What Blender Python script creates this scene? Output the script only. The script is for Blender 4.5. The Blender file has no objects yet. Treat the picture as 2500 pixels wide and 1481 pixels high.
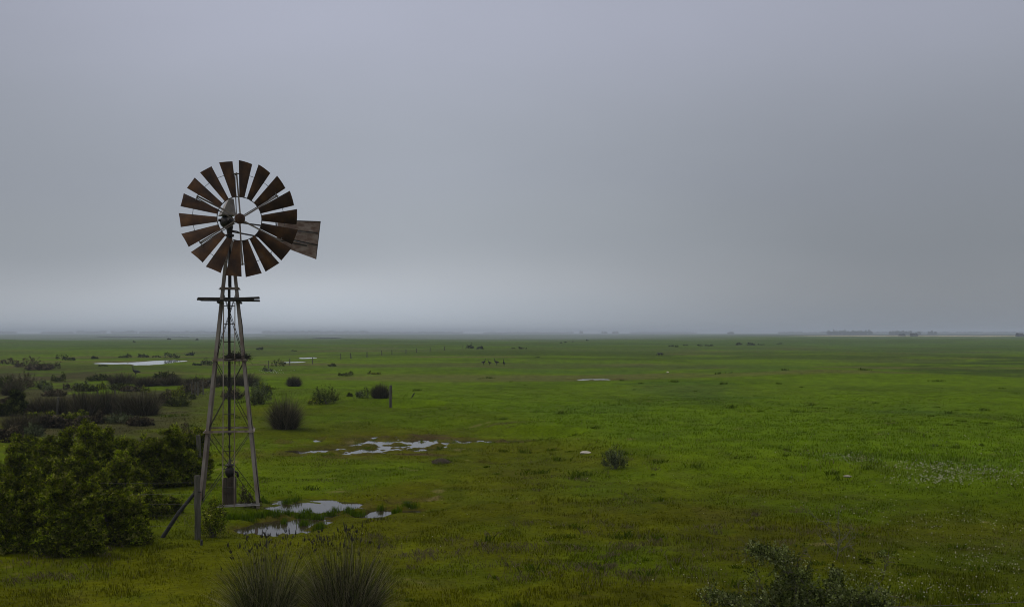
import bpy, math, random
import numpy as np
from mathutils import Vector, Matrix

PI = math.pi
sc = bpy.context.scene
COL = sc.collection

# ------------------------------------------------------------ camera, sky, sun
F, HY, HC = 2680.0, 812.0, 4.5          # focal length in photo pixels, horizon row, eye height
cam_d = bpy.data.cameras.new('camera'); cam = bpy.data.objects.new('camera', cam_d); COL.objects.link(cam)
cam.location = (0, 0, HC); cam.rotation_euler = (PI/2, 0, 0)
cam_d.sensor_width = 36; cam_d.lens = 36*F/2500; cam_d.shift_y = (HY-740.5)/2500
cam_d.clip_start = 0.5; cam_d.clip_end = 20000
sc.camera = cam
sc.render.resolution_x = 1024; sc.render.resolution_y = 606
sc.view_settings.view_transform = 'Standard'; sc.view_settings.look = 'None'
sc.render.engine = 'CYCLES'; sc.cycles.pixel_filter_type = 'BLACKMAN_HARRIS'; sc.cycles.filter_width = 1.0
sc.view_settings.exposure = 0.0; sc.view_settings.gamma = 1.0

SUN_EL, SUN_AZ = 48, -70                 # degrees; azimuth from +Y, negative is to the left
world = bpy.data.worlds.new('World'); sc.world = world; world.use_nodes = True
def sky_nodes(nt):
    N, L = nt.nodes, nt.links; N.clear()
    out = N.new('ShaderNodeOutputWorld'); bg = N.new('ShaderNodeBackground'); bg.inputs[1].default_value = 1
    sky = N.new('ShaderNodeTexSky'); sky.sky_type = 'NISHITA'; sky.sun_disc = False
    sky.sun_elevation = math.radians(SUN_EL); sky.sun_rotation = math.radians(SUN_AZ)
    sky.dust_density = 3
    tc = N.new('ShaderNodeTexCoord'); sep = N.new('ShaderNodeSeparateXYZ'); L.new(tc.outputs['Generated'], sep.inputs[0])
    def m(op, a, b=None, c=None):
        n = N.new('ShaderNodeMath'); n.operation = op
        for i, v in enumerate((a, b, c)):
            if v is None: continue
            if isinstance(v, (int, float)): n.inputs[i].default_value = v
            else: L.new(v, n.inputs[i])
        return n.outputs[0]
    X, Y, Z = sep.outputs
    # soft, wide unevenness of the cloud deck
    mp = N.new('ShaderNodeMapping'); mp.inputs['Scale'].default_value = (1, 1, 2.4); mp.inputs['Rotation'].default_value = (0, math.radians(14), 0); L.new(tc.outputs['Generated'], mp.inputs[0])
    nz = N.new('ShaderNodeTexNoise'); nz.inputs['Scale'].default_value = 2.2; nz.inputs['Detail'].default_value = 3
    nz.inputs['Roughness'].default_value = 0.45; L.new(mp.outputs[0], nz.inputs['Vector'])
    dn = m('MULTIPLY', m('SUBTRACT', nz.outputs[0], 0.5), 0.075)
    rp = N.new('ShaderNodeValToRGB'); cr = rp.color_ramp; cr.interpolation = 'EASE'
    st = [(0.0, (.375, .415, .465)), (.035, (.400, .430, .470)), (.080, (.368, .400, .445)), (.15, (.362, .392, .450)),
          (.30, (.425, .448, .545)), (.55, (.56, .58, .65)), (1.0, (.80, .80, .82))]
    cr.elements[0].position, cr.elements[0].color = st[0][0], (*st[0][1], 1)
    cr.elements[1].position, cr.elements[1].color = st[-1][0], (*st[-1][1], 1)
    for p, c in st[1:-1]:
        e = cr.elements.new(p); e.color = (*c, 1)
    L.new(m('ADD', Z, m('MULTIPLY', dn, 1.3)), rp.inputs[0])
    # thinner, brighter cloud towards the left horizon; heavier to the right
    side = N.new('ShaderNodeMapRange'); side.interpolation_type = 'SMOOTHSTEP'
    side.inputs[1].default_value = -0.12; side.inputs[2].default_value = 0.40; side.inputs[3].default_value = 1.0; side.inputs[4].default_value = 0.60
    L.new(m('ADD', X, dn), side.inputs[0])
    up = N.new('ShaderNodeMapRange'); up.interpolation_type = 'SMOOTHSTEP'
    up.inputs[1].default_value = 0.03; up.inputs[2].default_value = 0.28; up.inputs[3].default_value = 0.0; up.inputs[4].default_value = 0.55
    L.new(Z, up.inputs[0])
    f = m('ADD', side.outputs[0], m('MULTIPLY', m('SUBTRACT', 1.0, side.outputs[0]), up.outputs[0]))
    gx = m('MULTIPLY', m('ADD', X, 0.24), 3.6); gz = m('MULTIPLY', m('SUBTRACT', m('ADD', Z, dn), 0.016), 28)
    g = m('EXPONENT', m('MULTIPLY', m('ADD', m('MULTIPLY', gx, gx), m('MULTIPLY', gz, gz)), -1.0))
    f2 = m('ADD', f, m('MULTIPLY', g, 0.36))
    # darker towards the far left as well
    lf = N.new('ShaderNodeMapRange'); lf.interpolation_type = 'SMOOTHSTEP'
    lf.inputs[1].default_value = -0.50; lf.inputs[2].default_value = -0.15; lf.inputs[3].default_value = 0.82; lf.inputs[4].default_value = 1.0
    L.new(X, lf.inputs[0])
    f3 = m('MULTIPLY', f2, lf.outputs[0])
    n2 = N.new('ShaderNodeTexNoise'); n2.inputs['Scale'].default_value = 3.6; n2.inputs['Detail'].default_value = 4; L.new(mp.outputs[0], n2.inputs['Vector'])
    f4 = m('MULTIPLY', f3, m('ADD', m('MULTIPLY', n2.outputs[0], 0.15), 0.925))
    vm = N.new('ShaderNodeVectorMath'); vm.operation = 'SCALE'; L.new(rp.outputs[0], vm.inputs[0]); L.new(f4, vm.inputs['Scale'])
    sk = N.new('ShaderNodeVectorMath'); sk.operation = 'SCALE'; L.new(sky.outputs[0], sk.inputs[0]); sk.inputs['Scale'].default_value = 0.05
    mx = N.new('ShaderNodeMixRGB'); mx.inputs[0].default_value = 0.96; L.new(sk.outputs[0], mx.inputs[1]); L.new(vm.outputs[0], mx.inputs[2])
    L.new(mx.outputs[0], bg.inputs[0]); L.new(bg.outputs[0], out.inputs[0])
sky_nodes(world.node_tree)

sd = bpy.data.lights.new('sun', 'SUN'); sd.energy = 1.15; sd.angle = math.radians(14); sd.color = (1, .95, .87)
sun = bpy.data.objects.new('sun', sd); COL.objects.link(sun)
el, az = math.radians(SUN_EL), math.radians(SUN_AZ)
sdir = Vector((math.sin(az)*math.cos(el), math.cos(az)*math.cos(el), math.sin(el)))
sun.rotation_euler = sdir.to_track_quat('Z', 'Y').to_euler()

# ------------------------------------------------------------ helpers
rng = np.random.default_rng(7)
random.seed(7)

def _h(ix, iy, s):
    n = (ix.astype(np.int64)*374761393 + iy.astype(np.int64)*668265263 + s*2147483647) & 0xffffffff
    n = ((n ^ (n >> 13))*1274126177) & 0xffffffff
    return ((n ^ (n >> 16)) & 0xffff)/65535.0
def vn(x, y, s=0):
    ix, iy = np.floor(x), np.floor(y); fx, fy = x-ix, y-iy
    fx = fx*fx*(3-2*fx); fy = fy*fy*(3-2*fy)
    a, b, c, d = _h(ix, iy, s), _h(ix+1, iy, s), _h(ix, iy+1, s), _h(ix+1, iy+1, s)
    return (a*(1-fx)+b*fx)*(1-fy)+(c*(1-fx)+d*fx)*fy
def fbm(x, y, s=0, o=4):
    v, a, t = 0, .5, 0
    for i in range(o):
        v = v+a*vn(x*2**i+17.3*i, y*2**i-9.1*i, s+i); t += a; a *= .5
    return v/t
def ss(a, b, x):
    t = np.clip((x-a)/(b-a), 0, 1); return t*t*(3-2*t)

# wet hollows: photo (x, y, half width, half height) turned into places and sizes on the ground
def flat(px, py):
    Y = F*HC/(py-HY); return (px-1250)/F*Y, Y
HOL = []
def hollow(px, py, a, b, k=1.0):
    X, Y = flat(px, py); y0 = F*HC/(py+b-HY); y1 = F*HC/(py-b-HY)
    HOL.append((X, (y0+y1)/2, a/F*Y, (y1-y0)/2, k))
for e in [(930, 1080, 82, 12, 1.1), (1020, 1085, 62, 16, 1.15), (960, 1094, 55, 8, .8), (1120, 1078, 80, 5, 1.1), (1265, 1079, 46, 4, 1), (880, 1106, 50, 7, .9),
          (790, 1103, 40, 6, .85), (820, 1117, 30, 4, .7), (725, 1106, 38, 7, .7), (780, 1075, 14, 4, .6),
          (760, 1238, 100, 17, 1.35), (845, 1238, 62, 11, 1.3), (690, 1234, 56, 13, 1.2), (800, 1254, 30, 14), (980, 1226, 48, 6, .8), (935, 1251, 32, 8), (1005, 1249, 25, 5, .8),
          (690, 1288, 76, 24, 1.5), (640, 1294, 44, 14, 1.3), (720, 1268, 44, 14, .9), (765, 1275, 38, 14, .85), (605, 1294, 32, 9, .9), (600, 1230, 35, 6, .9),
          (318, 886, 80, 3.2, 1.4), (390, 882, 58, 3.6, 1.4), (360, 889, 30, 2, 1), (720, 884, 26, 1.6, 1.2), (757, 873, 18, 2, 1.2), (700, 938, 10, 1.0, .8),
          (1005, 1005, 24, 2.6, 1), (935, 1003, 22, 2, .8), (1455, 926, 55, 2.0, 1), (1180, 1079, 60, 4, .9), (1210, 1130, 30, 3, .6), (700, 1080, 20, 4, .6), (850, 1092, 60, 6, .75), (1060, 1076, 60, 6, .9), (960, 1230, 40, 5, .8), (1040, 1222, 24, 3, .6), (900, 1262, 30, 5, .7)]:
    hollow(*e)

def hol_field(x, y):
    f = np.full(np.shape(x), -99.0)
    for X, Y, a, b, k in HOL:
        if k == 0: continue
        f = np.maximum(f, k*(1-((x-X)/a)**2-((y-Y)/b)**2))
    return f

def height(x, y):
    r = np.hypot(x, y)
    u = .10+(fbm(x/9.0, y/9.0, 3, 3)-.5)*.26*ss(10, 25, r) + (fbm(x/34., y/34., 11, 3)-.5)*1.3*ss(40, 110, r) + (fbm(x/140., y/140., 21, 3)-.5)*2.0*ss(120, 400, r)*(1-.65*ss(700, 1500, r))
    # the slightly higher, lush meadow on the right
    u = u + .38*ss(-1.5, 3.0, (x-1.0)*.45+(y-41)*.30+2.0*(vn(x/5, y/5, 5)-.5))*ss(26, 34, y+x*.2)*(1-ss(90, 160, r))
    u = u + .05*(fbm(x/1.7, y/1.7, 31, 3)-.5)+.03*vn(x/.35, y/.35, 41)*(1-ss(60, 100, r))
    f = hol_field(x, y); keep = ss(-14, -5, f); u = u*(1-keep)+np.clip(u, .035, .07)*keep
    u = np.where((f > -60) & (u < .035), .035, u)
    near = ss(-1.6, .0, f)
    rough = ((fbm(x/1.1, y/.7, 51, 4)-.5)*.36+(fbm(x/.42, y/.34, 57, 3)-.5)*.30)*(1-ss(60, 130, r)) + (fbm(x/5, y/5, 61, 3)-.5)*.35*ss(60, 130, r)
    wet = .011 - .070*np.clip(f, -.25, 1.4) + rough*.85
    # the pedestal under the tower is dry
    return np.where(f > -2.2, u*(1-near)+wet*near, u+.02)

def hz(x, y): return float(height(np.array([float(x)]), np.array([float(y)]))[0])
def gnd(px, py):
    Y = F*HC/(py-HY)
    for _ in range(12):
        X = (px-1250)/F*Y; Y = .5*Y+.5*F*(HC-hz(X, Y))/(py-HY)
    X = (px-1250)/F*Y
    return X, Y, hz(X, Y)
def at(px, py, Y): return Vector(((px-1250)/F*Y, Y, HC-(py-HY)/F*Y))

def tag(o, label=None, cat=None, group=None, kind=None):
    if label: o['label'] = label
    if cat: o['category'] = cat
    if group: o['group'] = group
    if kind: o['kind'] = kind
    return o
def empty(name, loc, rz=0):
    o = bpy.data.objects.new(name, None); COL.objects.link(o); o.location = loc; o.rotation_euler = (0, 0, rz); o.empty_display_size = .2
    return o
def npmesh(name, V, Q, mat, col=None, parent=None, smooth=False, loc=None):
    """V (n,3), Q (m,3|4) -> one mesh object; col (n,3) -> colour attribute 'tint'"""
    V = np.asarray(V, np.float32); Q = np.asarray(Q, np.int32)
    me = bpy.data.meshes.new(name); n, k = Q.shape
    me.vertices.add(len(V)); me.vertices.foreach_set('co', V.ravel())
    me.loops.add(n*k); me.loops.foreach_set('vertex_index', Q.ravel())
    me.polygons.add(n); me.polygons.foreach_set('loop_start', np.arange(0, n*k, k, dtype=np.int32)); me.polygons.foreach_set('loop_total', np.full(n, k, np.int32))
    if smooth: me.polygons.foreach_set('use_smooth', np.ones(n, bool))
    if col is not None:
        a = me.color_attributes.new('tint', 'FLOAT_COLOR', 'POINT')
        a.data.foreach_set('color', np.concatenate([col, np.ones((len(V), 1))], 1).astype(np.float32).ravel())
    me.update(calc_edges=True); me.materials.append(mat)
    o = bpy.data.objects.new(name, me); COL.objects.link(o)
    if parent: o.parent = parent
    if loc is not None: o.location = loc
    return o

class MB:
    def __init__(s): s.v = []; s.f = []
    def add(s, vs, fs):
        b = len(s.v); s.v += [tuple(v) for v in vs]; s.f += [tuple(b+i for i in f) for f in fs]
    def tube(s, pts, r, n=6, cap=True):
        pts = [Vector(p) for p in pts]; rs = r if isinstance(r, (list, tuple)) else [r]*len(pts)
        b = len(s.v)
        for i, p in enumerate(pts):
            d = (pts[min(i+1, len(pts)-1)]-pts[max(i-1, 0)]).normalized()
            ref = Vector((0, 0, 1)) if abs(d.z) < .9 else Vector((1, 0, 0))
            a = d.cross(ref).normalized(); c = d.cross(a)
            for k in range(n):
                t = 2*PI*k/n; s.v.append(tuple(p+a*math.cos(t)*rs[i]+c*math.sin(t)*rs[i]))
        for i in range(len(pts)-1):
            for k in range(n):
                s.f.append((b+i*n+k, b+i*n+(k+1) % n, b+(i+1)*n+(k+1) % n, b+(i+1)*n+k))
        if cap:
            s.f.append(tuple(b+k for k in range(n))[::-1]); s.f.append(tuple(b+(len(pts)-1)*n+k for k in range(n)))
    def beam(s, p, q, w, h, up=(0, 0, 1), ends=None):
        p, q = Vector(p), Vector(q); d = (q-p).normalized(); u = Vector(up)
        a = d.cross(u).normalized(); c = a.cross(d).normalized()
        vs = []
        for e, sc_ in ((p, 1), (q, 1)):
            for x, y in ((-1, -1), (1, -1), (1, 1), (-1, 1)): vs.append(e+a*x*w/2*sc_+c*y*h/2*sc_)
        s.add(vs, [(0, 1, 2, 3), (7, 6, 5, 4), (0, 4, 5, 1), (1, 5, 6, 2), (2, 6, 7, 3), (3, 7, 4, 0)])
    def angle(s, p, q, a, b, w, t):
        """angle iron from p to q, its two flanges along unit vectors a and b"""
        p, q, a, b = Vector(p), Vector(q), Vector(a), Vector(b)
        prof = [(0, 0), (w, 0), (w, t), (t, t), (t, w), (0, w)]
        vs = [e+a*x+b*y for e in (p, q) for x, y in prof]
        n = 6; fs = [(i, (i+1) % n, n+(i+1) % n, n+i) for i in range(n)]
        s.add(vs, fs+[(0, 3, 2, 1), (0, 5, 4, 3), (6, 7, 8, 9), (6, 9, 10, 11)])
    def build(s, name, mat, parent=None, smooth=False, loc=None, bevel=0):
        me = bpy.data.meshes.new(name); me.from_pydata(s.v, [], s.f); me.materials.append(mat)
        if smooth:
            for p in me.polygons: p.use_smooth = True
        me.update()
        o = bpy.data.objects.new(name, me); COL.objects.link(o)
        if parent: o.parent = parent
        if loc is not None: o.location = loc
        if bevel:
            bv = o.modifiers.new('bevel', 'BEVEL'); bv.width = bevel; bv.segments = 1
        return o
def lathe(mb, c, prof, axis='Z', n=16):
    c = Vector(c); b = len(mb.v)
    for r, h in prof:
        for k in range(n):
            t = 2*PI*k/n; x, y = r*math.cos(t), r*math.sin(t)
            mb.v.append(tuple(c+(Vector((x, y, h)) if axis == 'Z' else Vector((x, h, y)))))
    for i in range(len(prof)-1):
        for k in range(n): mb.f.append((b+i*n+k, b+i*n+(k+1) % n, b+(i+1)*n+(k+1) % n, b+(i+1)*n+k))
    mb.f.append(tuple(b+k for k in range(n))[::-1]); mb.f.append(tuple(b+(len(prof)-1)*n+k for k in range(n)))

# ------------------------------------------------------------ materials
def newmat(name):
    m = bpy.data.materials.new(name); m.use_nodes = True; nt = m.node_tree; nt.nodes.clear()
    out = nt.nodes.new('ShaderNodeOutputMaterial'); return m, nt, out
def noise(nt, scale, detail=4, coord='Object', vec=(1, 1, 1), rough=.55):
    tc = nt.nodes.new('ShaderNodeTexCoord'); mp = nt.nodes.new('ShaderNodeMapping'); mp.inputs['Scale'].default_value = vec
    oi = nt.nodes.new('ShaderNodeObjectInfo'); ml = nt.nodes.new('ShaderNodeMath'); ml.operation = 'MULTIPLY'; ml.inputs[1].default_value = 37.0
    nt.links.new(oi.outputs['Random'], ml.inputs[0]); nt.links.new(ml.outputs[0], mp.inputs['Location'])
    nz = nt.nodes.new('ShaderNodeTexNoise'); nz.inputs['Scale'].default_value = scale; nz.inputs['Detail'].default_value = detail; nz.inputs['Roughness'].default_value = rough
    nt.links.new(tc.outputs[coord], mp.inputs[0]); nt.links.new(mp.outputs[0], nz.inputs['Vector']); return nz.outputs[0]
def ramp(nt, fac, stops):
    r = nt.nodes.new('ShaderNodeValToRGB'); cr = r.color_ramp
    cr.elements[0].position, cr.elements[0].color = stops[0][0], (*stops[0][1], 1)
    cr.elements[1].position, cr.elements[1].color = stops[-1][0], (*stops[-1][1], 1)
    for p, c in stops[1:-1]: cr.elements.new(p).color = (*c, 1)
    nt.links.new(fac, r.inputs[0]); return r.outputs[0]
def surf(name, stops, scale=6, rough=.8, metal=0, vec=(1, 1, 1), bump=.3, bscale=30, detail=5):
    m, nt, out = newmat(name); b = nt.nodes.new('ShaderNodeBsdfPrincipled')
    c = ramp(nt, noise(nt, scale, detail, vec=vec), stops); nt.links.new(c, b.inputs['Base Color'])
    b.inputs['Roughness'].default_value = rough; b.inputs['Metallic'].default_value = metal
    if bump:
        bp = nt.nodes.new('ShaderNodeBump'); bp.inputs['Strength'].default_value = bump; bp.inputs['Distance'].default_value = .01
        nt.links.new(noise(nt, bscale, 3, vec=vec), bp.inputs['Height']); nt.links.new(bp.outputs[0], b.inputs['Normal'])
    nt.links.new(b.outputs[0], out.inputs[0]); return m
def leafmat(name, trans=.25, nscale=3.0, lo=.75, hi=1.25):
    m, nt, out = newmat(name); N, L = nt.nodes, nt.links
    at_ = N.new('ShaderNodeAttribute'); at_.attribute_name = 'tint'
    mr = N.new('ShaderNodeMapRange'); mr.inputs[1].default_value = .3; mr.inputs[2].default_value = .7; mr.inputs[3].default_value = lo; mr.inputs[4].default_value = hi
    L.new(noise(nt, nscale, 3), mr.inputs[0])
    vm = N.new('ShaderNodeVectorMath'); vm.operation = 'SCALE'; L.new(at_.outputs['Color'], vm.inputs[0]); L.new(mr.outputs[0], vm.inputs['Scale'])
    d = N.new('ShaderNodeBsdfDiffuse'); L.new(vm.outputs[0], d.inputs[0])
    t = N.new('ShaderNodeBsdfTranslucent'); L.new(vm.outputs[0], t.inputs[0])
    mx = N.new('ShaderNodeMixShader'); mx.inputs[0].default_value = trans; L.new(d.outputs[0], mx.inputs[1]); L.new(t.outputs[0], mx.inputs[2])
    L.new(mx.outputs[0], out.inputs[0]); return m

def groundmat():
    m, nt, out = newmat('meadow'); N, L = nt.nodes, nt.links
    at_ = N.new('ShaderNodeAttribute'); at_.attribute_name = 'tint'
    def mul(sc_, lo, hi, det=4, a=.3, b=.7):
        mr = N.new('ShaderNodeMapRange'); mr.inputs[1].default_value = a; mr.inputs[2].default_value = b; mr.inputs[3].default_value = lo; mr.inputs[4].default_value = hi
        L.new(noise(nt, sc_, det), mr.inputs[0]); return mr.outputs[0]
    a = N.new('ShaderNodeMath'); a.operation = 'MULTIPLY'; L.new(mul(.6, .82, 1.18), a.inputs[0]); L.new(mul(9, .7, 1.25, 5), a.inputs[1])
    vm = N.new('ShaderNodeVectorMath'); vm.operation = 'SCALE'; L.new(at_.outputs['Color'], vm.inputs[0]); L.new(a.outputs[0], vm.inputs['Scale'])
    b = N.new('ShaderNodeBsdfPrincipled'); b.inputs['Roughness'].default_value = 1; b.inputs['Specular IOR Level'].default_value = .02
    L.new(vm.outputs[0], b.inputs['Base Color'])
    bp = N.new('ShaderNodeBump'); bp.inputs['Strength'].default_value = .6; bp.inputs['Distance'].default_value = .06
    L.new(noise(nt, 7, 6), bp.inputs['Height']); L.new(bp.outputs[0], b.inputs['Normal'])
    L.new(b.outputs[0], out.inputs[0]); return m
def watermat():
    m, nt, out = newmat('shallow_water'); N, L = nt.nodes, nt.links
    b = N.new('ShaderNodeBsdfPrincipled'); b.inputs['Base Color'].default_value = (.035, .026, .016, 1); b.inputs['Roughness'].default_value = .04; b.inputs['IOR'].default_value = 1.33
    bp = N.new('ShaderNodeBump'); bp.inputs['Strength'].default_value = .05; bp.inputs['Distance'].default_value = .01
    L.new(noise(nt, 5, 2), bp.inputs['Height']); L.new(bp.outputs[0], b.inputs['Normal'])
    L.new(b.outputs[0], out.inputs[0]); return m

M = {}
M['ground'] = groundmat(); M['water'] = watermat()
M['grass'] = leafmat('grass_blades', .3, .8, .85, 1.15)
M['leaf'] = leafmat('shrub_leaves', .3, 2.5, .7, 1.5)
M['rush'] = leafmat('rush_stems', .1, 2, .8, 1.2)
M['flower'] = leafmat('petals', .2, 2, .95, 1.05)
M['bark'] = surf('shrub_bark', [(.3, (.035, .028, .02)), (.7, (.11, .09, .07))], 12)
M['twig'] = surf('dry_twig', [(.3, (.05, .042, .035)), (.7, (.17, .145, .125))], 14)
M['steel'] = surf('weathered_steel', [(.25, (.08, .04, .022)), (.42, (.19, .14, .10)), (.6, (.31, .26, .21)), (.8, (.38, .33, .28))], 3, .65, .15, vec=(2, 2, .6))
M['rusty_leg'] = surf('rust_streaked_steel', [(.25, (.11, .055, .03)), (.40, (.18, .13, .10)), (.55, (.26, .22, .185)), (.8, (.34, .30, .255))], 2.2, .7, .1, vec=(2, 2, .7))
M['rust'] = surf('rusted_blade', [(.22, (.014, .006, .003)), (.42, (.040, .016, .005)), (.55, (.075, .030, .007)), (.68, (.125, .052, .012)), (.82, (.14, .10, .075))], 2.6, .8, .1)
M['darkiron'] = surf('oily_iron', [(.3, (.008, .007, .006)), (.7, (.035, .026, .02))], 8, .6, .3)
M['rod'] = surf('dark_rod', [(.3, (.015, .012, .010)), (.7, (.05, .04, .03))], 8, .6, .3)
M['arm'] = surf('wheel_arm_steel', [(.3, (.10, .07, .05)), (.7, (.26, .22, .18))], 5, .6, .2)
M['vane'] = surf('vane_sheet', [(.25, (.075, .036, .02)), (.42, (.17, .105, .075)), (.55, (.25, .185, .145)), (.7, (.30, .24, .20)), (.85, (.13, .06, .032))], 4.5, .7, .1, vec=(1, 1, 2.2), detail=8)
M['hood'] = surf('hood_sheet', [(.3, (.16, .14, .12)), (.7, (.36, .34, .32))], 6, .55, .3)
M['plank'] = surf('old_plank', [(.3, (.012, .010, .008)), (.7, (.06, .048, .038))], 7, .9, vec=(.4, 3, 3))
M['post'] = surf('weathered_post', [(.25, (.03, .027, .02)), (.5, (.08, .073, .052)), (.8, (.15, .135, .105))], 5, .9, vec=(3, 3, .5), bump=.6)
M['darkpost'] = surf('tarred_pole', [(.3, (.012, .012, .013)), (.7, (.04, .038, .036))], 6, .85, vec=(3, 3, .5))
M['wire'] = surf('fence_wire', [(.3, (.06, .05, .045)), (.7, (.16, .145, .135))], 20, .6, .4, bump=0)
M['casing'] = surf('well_casing', [(.25, (.02, .012, .008)), (.5, (.07, .05, .032)), (.75, (.055, .06, .03))], 6, .9)
M['stone'] = surf('pale_stone', [(.3, (.42, .36, .29)), (.7, (.72, .66, .58))], 9, .9, bump=.5)
M['rock'] = surf('grey_stone', [(.3, (.16, .13, .10)), (.7, (.34, .30, .25))], 9, .9, bump=.5)
M['nest'] = surf('nest_twigs', [(.3, (.012, .010, .008)), (.7, (.05, .04, .028))], 14, .95)
M['feather'] = surf('dark_feathers', [(.3, (.006, .006, .007)), (.7, (.02, .019, .018))], 14, .7)
M['mound'] = surf('dry_mound', [(.3, (.06, .045, .03)), (.7, (.17, .13, .09))], 18, .95)

# ------------------------------------------------------------ meadow colour (kinds of grass, soil, wet ground, painted far haze)
def meadow_col(x, y):
    r = np.hypot(x, y)
    n1 = fbm(x/6, y/6, 71, 4); n2 = fbm(x/1.6, y/1.6, 81, 3); n3 = fbm(x/28, y/28, 91, 4); n4 = fbm(x/120, y/120, 95, 4); n5 = fbm(x/.5, y/.5, 99, 2)
    lush = np.array([.084, .136, .0008]); olive = np.array([.077, .082, .0010]); dark = np.array([.050, .080, .002]); straw = np.array([.17, .135, .055]); mud = np.array([.060, .036, .022]); yellow = np.array([.115, .115, .003]); blue = np.array([.045, .085, .012])
    def mixc(c, t, k): return c*(1-k[..., None])+t*k[..., None]
    c = np.broadcast_to(lush, x.shape+(3,)).copy()
    # olive, shorter turf in the foreground and round the puddles
    tuft = ss(-2, 5, (x-1.0)*.45+(y-41)*.30+2.0*(vn(x/5, y/5, 5)-.5))*ss(26, 34, y+x*.2)
    k_ol = np.clip((1-tuft)*(1-ss(62, 95, r))*1.0, 0, 1)
    c = mixc(c, olive, k_ol*(.35+.65*ss(.30, .62, n1)))
    c = mixc(c, yellow, ss(.60, .74, n1*.6+n2*.4)*ss(.40, .6, n3)*(1-ss(60, 90, r))*.35)
    c = mixc(c, dark, ss(.50, .70, fbm(x/9, y/9, 103, 4))*.45)
    c = mixc(c, blue, ss(.56, .70, fbm(x/14+3, y/14, 107, 4))*.55*ss(.3, 3, x*.12+y*.02)*(1-ss(120, 200, r)))
    c = mixc(c, dark, ss(.62, .78, n2)*.35)
    # mid distance: heath and dull strips
    heath = np.array([.052, .058, .020])
    c = mixc(c, heath, ss(.50, .64, n3)*ss(70, 140, r)*.55)
    c = mixc(c, dark*.8, ss(.48, .60, fbm(x/45, y/24, 113, 5))*ss(90, 170, r)*.75)
    c = mixc(c, straw*.6, ss(.60, .70, fbm(x/40, y/10, 117, 5))*ss(60, 120, r)*.6)
    c = mixc(c, np.array([.05, .095, .012]), ss(180, 420, r)*.6)
    c = mixc(c, np.array([.14, .16, .05]), ss(.62, .7, n4)*ss(500, 800, r)*.5)
    # straw field band beyond the meadow, far right
    az_ = np.arctan2(x, y)
    c = mixc(c, np.array([.50, .42, .26]), ss(1260, 1300, y)*(1-ss(1500, 1580, y))*ss(.24, .30, x/y)*.85)
    c = mixc(c, np.array([.045, .05, .03]), ss(1580, 1640, y)*(1-ss(2600, 2800, y))*ss(.16, .24, x/y)*.8)
    # far plain beyond the meadow, paled: horizon haze painted into the ground colour
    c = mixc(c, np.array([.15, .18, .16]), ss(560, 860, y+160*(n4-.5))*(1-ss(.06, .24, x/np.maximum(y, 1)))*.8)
    # coarse dark sward on the far right, and a duller foreground there
    c = mixc(c, np.array([.030, .050, .006]), ss(.42, .58, fbm(x/11, y/8, 131, 4))*ss(.28, .40, x/y+.1*(n1-.5))*ss(90, 115, y)*(1-ss(190, 260, y))*.8)
    c = c*(1-.22*ss(.05, .3, x/y+.1)*(1-ss(27, 34, y)))[..., None]
    sc_ = ss(-.25, -.33, x/y+.10*(n1-.5))*ss(38, 48, y+14*(n2-.5))*(1-ss(120, 150, y+40*(n3-.5)))
    c = mixc(c, np.array([.050, .045, .018]), np.where(y > 0, sc_, 0)*ss(.28, .50, fbm(x/5, y/7, 137, 4))*.9)
    # bare, trodden and wet soil
    f = hol_field(x, y)
    c = mixc(c, olive*np.array([.9, .75, 1]), ss(-2.0, -.2, f)*.45*ss(.35, .6, n2))
    c = mixc(c, mud, ss(-.7, .3, f+ (n2-.5)*2.2)*.35)
    c = mixc(c, mud, ss(.60, .70, fbm(x/3.2, y/1.6, 121, 4))*ss(-7, -2, -((x+2)/7)**2*7-((y-44)/8)**2*7)*.8)
    c = mixc(c, mud*1.2, ss(.66, .78, fbm(x/1.2, y/1.0, 127, 4))*.15)
    # pale dry seams
    c = mixc(c, straw, ss(.74, .82, n5*.5+n2*.5)*.5*(1-ss(50, 80, r)))
    return np.clip(c*(.80+.4*n5[..., None]), 0, 1)

# ------------------------------------------------------------ ground
def build_ground():
    rs = [0.5, 3, 6, 9, 11, 12.5]; r = 13.5
    while r < 6000:
        rs.append(r); r += min(max(r*r/(F*HC)*1.7, .06), r*.018)
    rs.append(6000); rs = np.array(rs)
    dn = np.radians(np.linspace(-31, 31, 1150)); sp = np.radians(np.linspace(31, 329, 90))[1:-1]
    th = np.concatenate([dn, sp]); n, k = len(rs), len(th)
    R, T = np.meshgrid(rs, th, indexing='ij'); X = R*np.sin(T); Y = R*np.cos(T); Z = height(X, Y)
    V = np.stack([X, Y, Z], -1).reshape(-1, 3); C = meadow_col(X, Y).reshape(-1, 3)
    i, j = np.meshgrid(np.arange(n-1), np.arange(k), indexing='ij'); j2 = (j+1) % k
    Q = np.stack([i*k+j, i*k+j2, (i+1)*k+j2, (i+1)*k+j], -1).reshape(-1, 4)
    # winding so normals point up
    Q = Q[:, ::-1]
    # centre fan as quads
    cen = len(V); V = np.concatenate([V, [[0, 0, hz(0, 0)]]]); C = np.concatenate([C, [C[0]]])
    jj = np.arange(0, k-1, 2); fan = np.stack([jj, (jj+1) % k, (jj+2) % k, np.full(len(jj), cen)], -1)[:, ::-1]
    Q = np.concatenate([Q, fan])
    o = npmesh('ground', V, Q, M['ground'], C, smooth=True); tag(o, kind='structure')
build_ground()

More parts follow.
